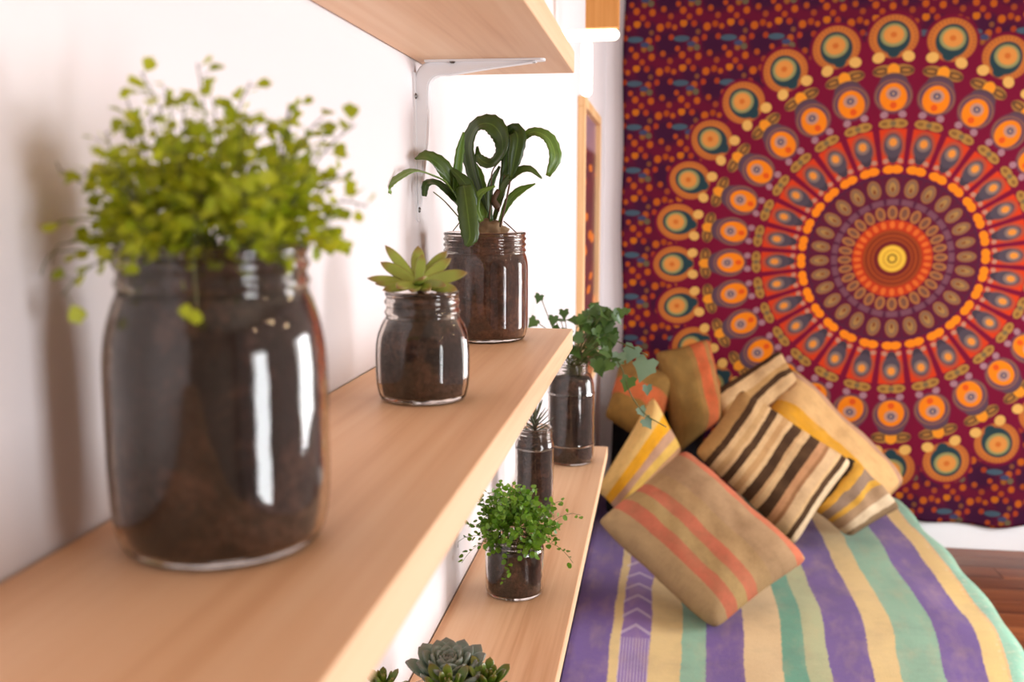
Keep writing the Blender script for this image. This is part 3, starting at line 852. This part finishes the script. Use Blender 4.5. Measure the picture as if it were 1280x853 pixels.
def small_leaf_vf(kind=0):
    """little rounded leaf lying along +X, unit length"""
    if kind == 0: out = [(0, 0), (0.25, 0.30), (0.55, 0.46), (0.80, 0.40), (0.86, 0.16), (1.0, 0.10), (1.0, -0.10), (0.86, -0.16), (0.80, -0.40), (0.55, -0.46), (0.25, -0.30)]
    elif kind == 1: out = [(0, 0), (0.12, 0.36), (0.42, 0.50), (0.75, 0.38), (1.0, 0.0), (0.75, -0.38), (0.42, -0.50), (0.12, -0.36)]
    else: out = [(0.0, 0.0), (-0.16, 0.20), (-0.10, 0.48), (0.16, 0.42), (0.32, 0.52), (0.46, 0.34), (0.62, 0.22), (1.0, 0.0), (0.62, -0.22), (0.46, -0.34), (0.32, -0.52), (0.16, -0.42), (-0.10, -0.48), (-0.16, -0.20)]
    V = [(0.42, 0, 0.0)] + [(x, y, 0.10 * abs(y) * 2 - 0.10 * max(0, x - 0.4)) for x, y in out]
    n = len(out); Fc = [(0, 1 + i, 1 + (i + 1) % n) for i in range(n)]
    UV = [(0.5, 0.4)] + [(0.5 + y, x) for x, y in out]
    return V, Fc, UV

CAMH = Vector((math.cos(AZ), math.sin(AZ), 0))            # viewer's right, level
CAMD = Vector((math.sin(AZ), -math.cos(AZ), 0))           # towards the viewer, level

def sprig(base, tip, sag, nl, lsize, spread, rng, start=0.35):
    """a thin stem and transforms for its leaves"""
    b, t = Vector(base), Vector(tip); mid = (b + t) / 2 + Vector((0, 0, sag)) + Vector((rng.uniform(-1, 1), rng.uniform(-1, 1), 0)) * spread * 0.5
    pts = [b * (1-q)**2 + mid * 2*q*(1-q) + t * q*q for q in [k / 7 for k in range(8)]]
    leaves = []
    for k in range(nl):
        q = start + (1 - start) * (k + 0.6) / nl
        f = min(q, 0.999) * 7; i = int(f); p = pts[i].lerp(pts[i+1], f - i)
        d = (pts[i+1] - pts[i]).normalized()
        out = Vector((rng.gauss(0, 1), rng.gauss(0, 1), rng.gauss(0, 0.6)))
        out = (out - d * out.dot(d)).normalized() * 0.9 + d * 0.5
        p2 = p + out.normalized() * rng.uniform(0.2, 1.0) * spread
        up = Vector((rng.gauss(0, 0.55), rng.gauss(0, 0.55) - 0.25, 1)) + CAMD * 0.35
        s = lsize * rng.uniform(0.7, 1.25)
        m_ = basis(out + Vector((0, 0, rng.uniform(-0.3, 0.3))), up); m_.translation = p2
        leaves.append((m_ @ Matrix.Diagonal((s, s, s, 1)), (p, p2)))
    return pts, leaves
def bake(vf, mats):
    V, Fc, UV = [], [], []
    for m_ in mats:
        n = len(V); V += [m_ @ Vector(p) for p in vf[0]]; Fc += [tuple(i + n for i in q) for q in vf[1]]; UV += vf[2]
    return V, Fc, UV

# ================================================================== near jar with the yellow-green trailing plant
rng = random.Random(11)
J1 = (-0.1835, 0.390, Z_MAIN)
t1 = thing('potted_plant', 'large mason jar of soil with airy yellow-green trailing plant, nearest the viewer', 'potted plant', J1, 0, 'jar plants')
make_jar(t1, [(0.035, 0.0), (0.0408, 0.0025), (0.0440, 0.012), (0.0454, 0.028), (0.0456, 0.060), (0.0452, 0.080), (0.0434, 0.093), (0.0408, 0.102), (0.0388, 0.107)], 0.0380, 0.108, 0.1265, 2, 0.119, M_SOIL, segs=96)
plants = []
allst, allleaf = [], []
def add(base, tip, sag, nl, ls=0.0072, sp=0.006, st=0.3):
    p, l = sprig(base, tip, sag, nl, ls, sp, rng, st); allst.append(p)
    allleaf.extend(l)
def rel(a, b, c): return CAMH * a + CAMD * c + Vector((0, 0, b))       # right, up, towards viewer
for k in range(120):
    th = rng.uniform(0, 2 * PI); rr = math.sqrt(rng.random()) * 0.030
    base = Vector((rr * math.cos(th), rr * math.sin(th), 0.118))
    el = rng.uniform(0.02, 1.0) ** 0.85 * PI / 2
    R = rng.uniform(0.030, 0.062) * (0.66 + 0.34 * math.sin(el))
    th2 = th + rng.uniform(-0.7, 0.7)
    c_ = math.cos(el)
    tip = base + Vector((math.cos(th2) * R * c_ * 0.74, math.sin(th2) * R * c_ * 0.74, R * math.sin(el) * 1.14)) + CAMH * 0.001
    tip.x = max(tip.x, -0.050)
    add(base, tip, 0.010, rng.randint(12, 17), 0.0060, 0.006, 0.30 if k % 3 else 0.02)
for (b_, tp, sg, nl) in (((-0.02, 0.118, 0.0), (-0.092, 0.115, 0.012), 0.016, 8), ((-0.02, 0.118, 0.0), (-0.078, 0.119, 0.006), 0.02, 7),
                     ((-0.02, 0.118, 0.0), (-0.068, 0.160, 0.0), 0.012, 5), ((0.025, 0.118, 0.0), (0.064, 0.142, 0.0), 0.022, 9), ((0.02, 0.118, 0), (0.060, 0.175, 0), 0.016, 8),
                     ((0.0, 0.118, 0.0), (-0.026, 0.196, 0.0), 0.02, 8), ((0.0, 0.118, 0), (0.0, 0.198, 0.01), 0.02, 8), ((0.0, 0.118, 0), (0.018, 0.192, 0), 0.02, 8),
                     ((-0.02, 0.118, 0.0), (-0.032, 0.184, 0.0), 0.02, 6), ((0.02, 0.118, 0.0), (0.047, 0.178, 0.0), 0.02, 8), ((-0.01, 0.120, 0.02), (-0.058, 0.135, 0.02), 0.016, 8),
                     ((0.02, 0.12, 0.02), (0.054, 0.128, 0.02), 0.016, 9), ((-0.02, 0.12, 0.02), (-0.05, 0.108, 0.03), 0.016, 6)):
    add(rel(*b_), rel(*tp), sg, nl)
# one runner hanging over the rim in front
run = [rel(0.004, 0.120, 0.030), rel(0.005, 0.131, 0.038), rel(0.006, 0.124, 0.0445), rel(0.0065, 0.112, 0.0452), rel(0.007, 0.106, 0.0462)]
allst.append(catmull(run, 4))
for q in ((0.007, 0.105, 0.0475), (0.0045, 0.107, 0.0475)):
    m_ = basis(CAMH * rng.uniform(-1, 1) + Vector((0, 0, -0.5)), CAMD + Vector((0, 0, 0.3))); m_.translation = rel(*q)
    allleaf.append((m_ @ Matrix.Diagonal((0.006, 0.006, 0.006, 1)), (rel(*q), rel(*q))))
lf0 = small_leaf_vf(0)
def keep_off_wall(lv, x0, wall=XW):
    out = []
    for m_, c in lv:
        if (m_ @ Vector((0.5, 0, 0))).x + x0 > wall + 0.006 and (m_ @ Vector((1, 0, 0))).x + x0 > wall + 0.006: out.append((m_, c))
    return out
allleaf = keep_off_wall(allleaf, J1[0])
stems = merge([tube_vf([Vector((max(q.x, XW + 0.004 - J1[0]), q.y, q.z)) for q in p], 0.00035, 3) for p in allst])
s1 = obj('stems', *stems, M_STEM, t1)
s1['kind'] = 'stuff'
stalk = [(a, b_) for _, (a, b_) in allleaf if (a - b_).length > 0.001]
s1b = obj('leaf_stalks', *merge([tube_vf([a, b_], 0.0002, 3) for a, b_ in stalk]), M_STEM, t1); s1b['kind'] = 'stuff'
allleaf.sort(key=lambda q: -(q[0].translation.dot(CAMD)))
src = obj('leaf', *lf0[:2], M_LIME, t1, uv=lf0[2]); src.matrix_local = allleaf[0][0]
for m_, _ in allleaf[1:300]: copy_obj(src, t1, m_)
V, Fc, UV = bake(lf0, [m_ for m_, _ in allleaf[300:]])
o = obj('foliage', V, Fc, M_LIME, t1, uv=UV); o['kind'] = 'stuff'

# ================================================================== squat faceted jar with rosette succulent
def facet(n, k, ph=0.0):
    def f(t, z):
        a = ((t + ph) % (2 * PI / n)) - PI / n
        q = math.cos(PI / n) / math.cos(a)
        wz = max(0.0, min(1.0, (0.057 - z) / 0.010)) * max(0.0, min(1.0, z / 0.006))
        return 1 + k * (q - 0.97) * wz
    return f
J2 = (-0.1715, 0.705, Z_MAIN)
t2 = thing('potted_succulent', 'small squat faceted jar with a lime rosette succulent, middle of the shelf', 'potted plant', J2, 0, 'jar plants')
make_jar(t2, [(0.026, 0.0), (0.0312, 0.0018), (0.0338, 0.008), (0.0352, 0.018), (0.0354, 0.036), (0.0340, 0.048), (0.0300, 0.0565), (0.0272, 0.0605)], 0.0262, 0.0610, 0.0800, 2, 0.0745, M_SOIL, th=0.0032, rf=facet(8, 0.75, 0.2), soil_shrink=0.0014, mound=0.002)
SC2 = 1 / 16.9 * 0.1172 * 0.01                       # crop unit -> metres at this jar
def rel2(cx_, cy_, c): return rel((cx_ - 690) * SC2, 0.0745 + (700 - cy_) * SC2, c)
c2 = rel2(648, 545, 0.002)
obj('stem', *tube_vf([rel2(690, 705, 0.0), rel2(676, 640, 0.0), rel2(650, 570, 0.002)], [0.0030, 0.0026, 0.0030], 10), M_BSTEM, t2)
shp = lambda t: (0.50 + 1.35 * t - 0.35 * t * t) * (1 - t ** 3.2) ** 0.8 if t < 1 else 0.03
first = None
for (cx_, cy_, c, wd, nz) in ((285, 172, -0.014, 0.0040, 0.3), (250, 338, -0.004, 0.0046, 0.3), (125, 505, 0.004, 0.0042, 0.9), (215, 552, 0.010, 0.0036, 1.0), (300, 612, 0.014, 0.0044, 0.8),
                              (632, 178, -0.016, 0.0052, -0.2), (690, 250, -0.006, 0.0040, 0.0), (940, 228, -0.012, 0.0048, 0.1), (992, 298, -0.006, 0.0046, 0.2), (1172, 445, 0.004, 0.0056, 0.5), (1072, 615, 0.012, 0.0048, 0.8), (960, 560, 0.016, 0.0044, 0.8),
                              (470, 575, 0.030, 0.0058, 1.0), (740, 470, 0.026, 0.0056, 1.0), (560, 430, -0.012, 0.0042, 0.2), (620, 610, 0.028, 0.005, 1.0), (800, 600, 0.022, 0.005, 1.0)):
    tip = rel2(cx_, cy_, c); d = tip - c2; L = d.length
    v, f, uv = fat_leaf_vf(L, wd, 0.0024, shp, 0.06, 10, 12, 0.22)
    lf = obj('leaf', v, f, M_ROSE, t2, uv=uv)
    m_ = basis(d, Vector((0, 0, 1)) * (0.35 + 0.4 * max(nz, 0)) + CAMD * 0.75); m_.translation = c2
    lf.matrix_local = m_
for (cx_, cy_, c, r_) in ((790, 690, 0.006, 0.0026), (930, 720, 0.002, 0.0020), (850, 705, 0.008, 0.0016), (520, 705, 0.006, 0.0016)):
    bm = bmesh.new(); bmesh.ops.create_icosphere(bm, subdivisions=2, radius=r_)
    for v in bm.verts: v.co *= 1 + 0.3 * noise.noise(v.co * 700)
    me = bpy.data.meshes.new('soil_clod'); bm.to_mesh(me); bm.free(); me.materials.append(M_SOIL)
    o = bpy.data.objects.new('soil_clod', me); COL.objects.link(o); o.parent = t2; o.location = rel2(cx_, cy_, c); o.location.z = 0.0765

# ================================================================== fluted jar with strap-leaved plant
J3 = (-0.183, 1.030, Z_MAIN)
t3 = thing('potted_plant', 'fluted jar of brown roots with a dark strap-leaved plant at the shelf end', 'potted plant', J3, 0, 'jar plants')
flute = lambda t, z: 1 + 0.012 * math.cos(14 * t) * max(0, min(1, (0.088 - z) / 0.01)) * max(0, min(1, (z - 0.006) / 0.01))
make_jar(t3, [(0.036, 0.0), (0.0415, 0.002), (0.0442, 0.010), (0.0450, 0.022), (0.0452, 0.060), (0.0450, 0.078), (0.0440, 0.086), (0.0424, 0.0905)], 0.0418, 0.091, 0.1130, 3, 0.106, M_SOILB, rf=flute, segs=112)
SC3 = 0.2344 / 11.74 * 0.01
def rel3(cx_, cy_, c=0.0):
    D = 1.06; px, py = 450 + 0.2344 * cx_, 130 + 0.2344 * cy_
    a = ((px - 640) * (D - c) - (606 - 640) * D) / 1244.0
    b_ = ((426.5 - py) * (D - c) - (426.5 - 291.7) * D) / 1244.0
    return rel(a, 0.108 + (b_ + c * math.sin(PITCH)) / math.cos(PITCH), c)
bm = bmesh.new(); bmesh.ops.create_icosphere(bm, subdivisions=4, radius=1.0)
for v in bm.verts:
    q = v.co.copy(); v.co = Vector((q.x * 0.018, q.y * 0.016, q.z * 0.013)) * (1 + 0.25 * noise.noise(q * 2.2) + 0.15 * noise.noise(q * 7))
me = bpy.data.meshes.new('root_ball'); bm.to_mesh(me); bm.free(); me.materials.append(M_ROOT)
for p_ in me.polygons: p_.use_smooth = True
o = bpy.data.objects.new('root_ball', me); COL.objects.link(o); o.parent = t3; o.location = rel3(690, 668, 0.004)
W_ = lambda *a: [q * SC3 for q in a]
strap = [  # spine (crop x, crop y, towards viewer m), half widths, material, up hint (right, up, viewer)
    ([(585, 600, .004), (480, 430, .030), (400, 378, .055), (300, 352, .085), (225, 385, .105), (165, 430, .122), (182, 466, .120)], W_(10, 22, 26, 24, 22, 24, 8), M_STRAPL, (0, 1, .6)),
    ([(590, 590, 0), (510, 420, .012), (440, 330, .025), (370, 285, .042), (308, 292, .060)], W_(12, 34, 48, 38, 4), M_STRAP, (0, .6, 1)),
    ([(575, 590, .01), (530, 470, .012), (526, 360, .012), (540, 250, .010), (560, 158, .008)], W_(12, 26, 24, 22, 5), M_STRAPL, (.3, .2, 1)),
    ([(610, 600, .012), (560, 430, .026), (566, 480, .038), (580, 590, .046), (588, 690, .049), (568, 738, .050)], W_(12, 36, 46, 50, 44, 10), M_STRAP, (0, .35, 1)),
    ([(680, 600, -.004), (640, 470, -.006), (600, 330, -.004), (588, 220, 0), (628, 130, .004), (700, 118, .008), (752, 175, .012), (755, 260, .012), (700, 318, .010), (640, 290, .006), (628, 230, .004)], W_(10, 32, 44, 54, 54, 52, 48, 42, 34, 24, 6), M_STRAP, (-.6, .5, .55)),
    ([(715, 600, .0), (752, 470, .002), (775, 330, .004), (790, 200, .004), (818, 152, .010), (838, 190, .016), (822, 290, .018), (800, 395, .016)], W_(10, 18, 24, 30, 40, 44, 36, 8), M_STRAP, (.2, .3, 1)),
    ([(720, 600, -.004), (765, 430, -.006), (830, 240, -.006), (880, 175, -.004), (935, 158, 0), (1000, 195, .002), (1030, 285, .004), (995, 380, .004)], W_(8, 12, 14, 20, 28, 40, 38, 12), M_STRAPL, (.4, .5, .7)),
    ([(715, 605, .006), (760, 440, .010), (830, 362, .012), (900, 345, .012), (965, 392, .012)], W_(8, 18, 26, 22, 4), M_STRAP, (0, .7, .7)),
    ([(740, 620, .004), (790, 512, .006), (850, 455, .006), (930, 418, .006)], W_(6, 22, 24, 3), M_STRAPL, (0, .6, .8)),
    ([(665, 600, .0), (650, 480, -.008), (625, 370, -.010), (600, 300, -.012)], W_(14, 34, 34, 10), M_STRAPL, (.2, .1, 1)),
    ([(600, 600, .012), (500, 480, .020), (420, 420, .030), (365, 420, .045), (352, 482, .046)], W_(10, 26, 28, 22, 12), M_STRAP, (0, .7, .7)),
    ([(620, 605, .014), (600, 500, .018), (560, 410, .020), (480, 330, .016)], W_(14, 32, 34, 8), M_STRAP, (.2, .5, .8)),
    ([(700, 610, .012), (690, 520, .012), (700, 420, .010), (745, 330, .006)], W_(10, 16, 18, 6), M_STRAP, (.3, .3, .9)),
    ([(650, 612, .014), (620, 540, .016), (640, 470, .016), (720, 430, .014)], W_(12, 20, 20, 5), M_STRAPL, (0, .5, .8)),
]
for spn, wd, mt, uph in strap:
    up = CAMH * uph[0] + Vector((0, 0, uph[1])) + CAMD * uph[2]
    v, f, uv = leaf_vf([rel3(*q) for q in spn], wd, up, 0.22, 0, 4, 0.05)
    lf = obj('leaf', v, f, mt, t3, uv=uv)
    md = lf.modifiers.new('thick', 'SOLIDIFY'); md.thickness = 0.0006
for pts, r_ in (([(735, 560, .008), (760, 420, .004), (780, 300, 0), (745, 150, -.002), (712, 70, -.002)], [.0016, .0013, .0011, .0008, .0004]),
                ([(745, 640, .012), (775, 520, .014), (800, 400, .014)], [.0012, .0010, .0006]),
                ([(735, 540, .01), (715, 500, .012), (740, 450, .01)], [.0036, .0028, .0022]),
                ([(765, 610, .016), (800, 640, .02), (838, 676, .022)], [.0006, .0006, .0005]),
                ([(540, 600, .016), (460, 510, .028), (400, 460, .045)], [.0007, .0006, .0005]),
                ([(690, 600, .014), (700, 480, .01), (705, 360, .01), (752, 296, .012)], [.0009, .0008, .0007, .0005]),
                ([(640, 620, .012), (590, 560, .016), (500, 660, .026)], [.0007, .0006, .0005])):
    obj('stem', *tube_vf(catmull([rel3(*q) for q in pts], 4), [r_[min(len(r_) - 1, int(k / 4))] for k in range((len(pts) - 1) * 4 + 1)], 6), M_BSTEM if r_[0] != .0007 else M_STEM, t3)

# ================================================================== fern-leaved jar on the low shelf
J4 = (-0.1745, 1.190, Z_LOW)
t4 = thing('potted_plant', 'short jar with a bushy bright green small-leaved plant on the low shelf', 'potted plant', J4, 0, 'jar plants')
make_jar(t4, [(0.031, 0.0), (0.0350, 0.002), (0.0366, 0.007), (0.0370, 0.014), (0.0370, 0.052), (0.0366, 0.059), (0.0348, 0.0625)], 0.0335, 0.063, 0.0805, 2, 0.060, M_SOIL)
rng = random.Random(5)
allst, allleaf = [], []
for k in range(120):
    th = rng.uniform(0, 2 * PI); rr = math.sqrt(rng.random()) * 0.026
    base = Vector((rr * math.cos(th), rr * math.sin(th), 0.060))
    el = rng.uniform(-0.05, 1.0) * PI / 2
    R = rng.uniform(0.045, 0.082); th2 = th + rng.uniform(-0.6, 0.6); c_ = math.cos(el)
    tip = Vector((0, 0, 0.068)) + Vector((math.cos(th2) * R * c_ * 0.86, math.sin(th2) * R * c_ * 0.86, R * math.sin(el) * 0.86))
    add(base, tip, 0.018, rng.randint(9, 13), 0.0066, 0.005, 0.35)
for tp, nl in (((0.082, 0.100, 0), 8), ((0.072, 0.045, 0.02), 8), ((-0.080, 0.058, 0.0), 9), ((-0.066, 0.045, 0.02), 8), ((-0.05, 0.128, 0), 9), ((0.06, 0.118, 0), 8), ((-0.012, 0.030, 0.048), 12), ((-0.02, 0.14, 0), 6)):
    add(rel(tp[0] * 0.3, 0.062, tp[2] * 0.4), rel(*tp), 0.028, nl, 0.0064, 0.004, 0.3)
allleaf = keep_off_wall(allleaf, J4[0])
lf1 = small_leaf_vf(1)
o = obj('stems', *merge([tube_vf([Vector((max(q.x, XW + 0.004 - J4[0]), q.y, q.z)) for q in p], 0.0003, 3) for p in allst]), M_STEM, t4); o['kind'] = 'stuff'
V, Fc, UV = bake(lf1, [m_ for m_, _ in allleaf]); o = obj('foliage', V, Fc, M_FERN, t4, uv=UV); o['kind'] = 'stuff'

# ================================================================== narrow jar with spiky plant
J5 = (-0.189, 1.50, Z_LOW)
t5 = thing('potted_succulent', 'narrow jar with a spiky grey-green plant, behind the bushy green one', 'potted plant', J5, 0, 'jar plants')
make_jar(t5, [(0.025, 0.0), (0.0285, 0.002), (0.0298, 0.008), (0.0300, 0.020), (0.0300, 0.104), (0.0306, 0.110), (0.0300, 0.118), (0.0280, 0.123)], 0.0268, 0.124, 0.1420, 2, 0.130, M_SOIL)
rng = random.Random(3)
src = None
v, f, uv = fat_leaf_vf(1.0, 0.085, 0.06, lambda t: (1 - t) ** 0.75 * (0.7 + 0.6 * t), 0.10, 8, 8, 0.1)
for k in range(34):
    hgt = k / 34
    th = k * 2.399; el = 0.15 + 1.1 * hgt + rng.uniform(-0.1, 0.1)
    d = Vector((math.cos(th) * math.cos(el), math.sin(th) * math.cos(el), math.sin(el)))
    m_ = basis(d, (0, 0, 1)); m_.translation = Vector((0, 0, 0.131 + hgt * 0.030)); s = rng.uniform(0.026, 0.036)
    m_ = m_ @ Matrix.Diagonal((s, s, s, 1))
    if src is None: src = obj('leaf', v, f, M_SPIKE, t5, uv=uv); src.matrix_local = m_
    else: copy_obj(src, t5, m_)
obj('stem', *tube_vf([(0, 0, 0.126), (0.001, 0, 0.15), (0, 0.001, 0.172)], [0.003, 0.0026, 0.001], 8), M_BSTEM, t5)

# ================================================================== tall jar with ivy
J6 = (-0.1625, 1.838, Z_LOW)
t6 = thing('potted_ivy', 'tall ringed jar with trailing ivy at the far end of the low shelf', 'potted plant', J6, 0, 'jar plants')
make_jar(t6, [(0.036, 0.0), (0.0415, 0.003), (0.0434, 0.012), (0.0436, 0.034), (0.0446, 0.038), (0.0436, 0.042), (0.0438, 0.128), (0.0448, 0.132), (0.0436, 0.136), (0.0424, 0.150), (0.0380, 0.165), (0.0318, 0.172)], 0.0305, 0.173, 0.1900, 2, 0.160, M_SOIL)
rng = random.Random(21)
lf2 = small_leaf_vf(2)
def rel6(px, py, c=0.0):         # photograph-scale offsets from the jar mouth, 6.65 px per cm
    return rel((px - 713) / 665.0, 0.178 + (462 - py) / 665.0, c)
srcs = {}
def ivy_leaf(p, s, mt, up=None, d=None):
    d = d or (CAMH * rng.uniform(-1, 1) + Vector((0, 0, rng.uniform(-0.9, 0.4))) + CAMD * rng.uniform(-0.3, 0.6))
    up = up or (Vector((0, 0, rng.uniform(0.2, 1.0))) + CAMD * rng.uniform(0.3, 1.0) + CAMH * rng.uniform(-0.4, 0.4))
    m_ = basis(d, up); m_.translation = p; m_ = m_ @ Matrix.Diagonal((s, s, s, 1))
    if mt not in srcs:
        srcs[mt] = obj('leaf', *lf2[:2], mt, t6, uv=lf2[2]); srcs[mt].matrix_local = m_
    else: copy_obj(srcs[mt], t6, m_)
st = []
for k in range(62):                                  # bushy crown
    px = rng.gauss(735, 20); py = rng.uniform(384, 450); c = rng.uniform(-0.03, 0.05)
    p = rel6(px, py, c)
    if p.x + J6[0] < XW + 0.03: continue
    ivy_leaf(p, rng.uniform(0.018, 0.030), M_IVY)
    st.append(tube_vf(catmull([rel6(713 + rng.uniform(-12, 12), 470, rng.uniform(-.012, .012)), rel6((713 + px) / 2, (py + 462) / 2 - 4, c * 0.6), p], 3), 0.0008, 4))
for (px, py, s, mt) in ((673, 368, .018, M_IVY), (668, 398, .022, M_IVY), (690, 394, .020, M_IVY), (780, 385, .012, M_IVY), (772, 385, .02, M_IVY), (805, 448, .046, M_IVYG), (788, 432, .034, M_IVYG), (770, 440, .028, M_IVYG), (783, 470, .030, M_IVY),
                        (805, 480, .020, M_IVYG), (797, 508, .020, M_IVYG), (803, 522, .024, M_IVYG), (760, 450, .026, M_IVY), (745, 455, .024, M_IVY), (728, 395, .03, M_IVY), (748, 388, .03, M_IVY), (756, 400, .034, M_IVY)):
    p = rel6(px, py, 0.03)
    ivy_leaf(p, s, mt, up=CAMD + Vector((0, 0, .35)) + CAMH * rng.uniform(-.3, .3), d=CAMH * rng.uniform(-.5, .5) + Vector((0, 0, rng.uniform(-1, -.4))))
st.append(tube_vf(catmull([rel6(713, 465), rel6(745, 440, .02), rel6(770, 452, .03), rel6(785, 490, .03), rel6(803, 515, .03), rel6(830, 532, .03)], 5), 0.0012, 5))
st.append(tube_vf(catmull([rel6(713, 465), rel6(750, 425, .02), rel6(780, 430, .03), rel6(805, 442, .03)], 5), 0.0012, 5))
for (a, b_) in ((690, 395), (673, 368), (668, 400)):
    st.append(tube_vf(catmull([rel6(713, 465), rel6((a + 713) / 2, 420, .02), rel6(a, b_, .03)], 5), 0.0009, 4))
o = obj('stems', *merge(st), M_STEM, t6); o['kind'] = 'stuff'

# ================================================================== bowl of succulents at the bottom of the picture
J7 = (-0.176, 0.80, Z_LOW)
t7 = thing('potted_succulent', 'blue-grey echeveria rosette with green paddle leaves at the near end of the low shelf', 'potted plant', J7, 0, 'jar plants')
make_jar(t7, [(0.036, 0.0), (0.043, 0.003), (0.0465, 0.012), (0.0475, 0.026), (0.0465, 0.038), (0.0450, 0.044)], 0.0440, 0.045, 0.0580, 1, 0.052, M_SOIL)
def rosette(center, axis, n, rmax, mat, wid, shape, parent, name):
    ax = Vector(axis).normalized()
    hub = obj(name, *revolve_vf(smooth_profile([(0.0003, -0.004), (rmax * 0.16, -0.001), (rmax * 0.14, 0.004), (0.0003, 0.007)], 3), 12), mat, parent)
    hub.location = center
    q = Vector((1, 0, 0)); e1 = (q - ax * q.dot(ax)).normalized(); e2 = ax.cross(e1)
    v, f, uv = fat_leaf_vf(1.0, wid, 0.10, shape, 0.16, 10, 10, 0.25)
    first = None
    for k in range(n):
        h = (k + 0.5) / n                  # 0 outer .. 1 inner
        th = k * 2.39996; el = 0.30 + 1.12 * h
        d = (e1 * math.cos(th) + e2 * math.sin(th)) * math.cos(el) + ax * math.sin(el)
        s = rmax * (1.0 - 0.55 * h)
        m_ = basis(d, ax); m_.translation = ax * (0.006 * h) + d * (rmax * 0.05)
        m_ = m_ @ Matrix.Diagonal((s, s, s, 1))
        if first is None:
            first = obj('leaf', v, f, mat, hub, uv=uv); first.matrix_local = m_
        else: copy_obj(first, hub, m_)
    return hub
ech = lambda t: (0.42 + 1.5 * t - 0.75 * t * t) * (1 - t ** 5) ** 0.75 if t < 1 else 0.03
pad = lambda t: (0.45 + 1.1 * t - 0.45 * t * t) * (1 - t ** 4) ** 0.5 if t < 1 else 0.05
rosette(rel(0.0, 0.066, -0.010), CAMD * 0.12 + Vector((0, 0, 1)), 44, 0.044, M_ECH, 0.27, ech, t7, 'rosette')
rosette(rel(0.033, 0.070, 0.008), CAMD * 0.2 + CAMH * 0.25 + Vector((0, 0, 1)), 16, 0.031, M_JADE, 0.21, pad, t7, 'paddle_sprig')
rosette(rel(0.002, 0.072, 0.024), CAMD * 0.3 + Vector((0, 0, 1)), 14, 0.032, M_JADE, 0.21, pad, t7, 'paddle_sprig')
rosette(rel(-0.056, 0.066, 0.004), Vector((0, 0, 1)), 14, 0.024, M_JADE, 0.21, pad, t7, 'paddle_sprig')
for (a, b_, c) in ((0.033, 0.070, 0.008), (0.002, 0.072, 0.024), (-0.056, 0.066, 0.004)):      # stalks that carry the paddle sprigs
    obj('stem', *tube_vf(catmull([rel(a * 0.55, 0.050, c * 0.6), rel(a * 0.8, 0.063, c * 0.8), rel(a, b_, c)], 4), 0.0022, 8), M_STEM, t7)
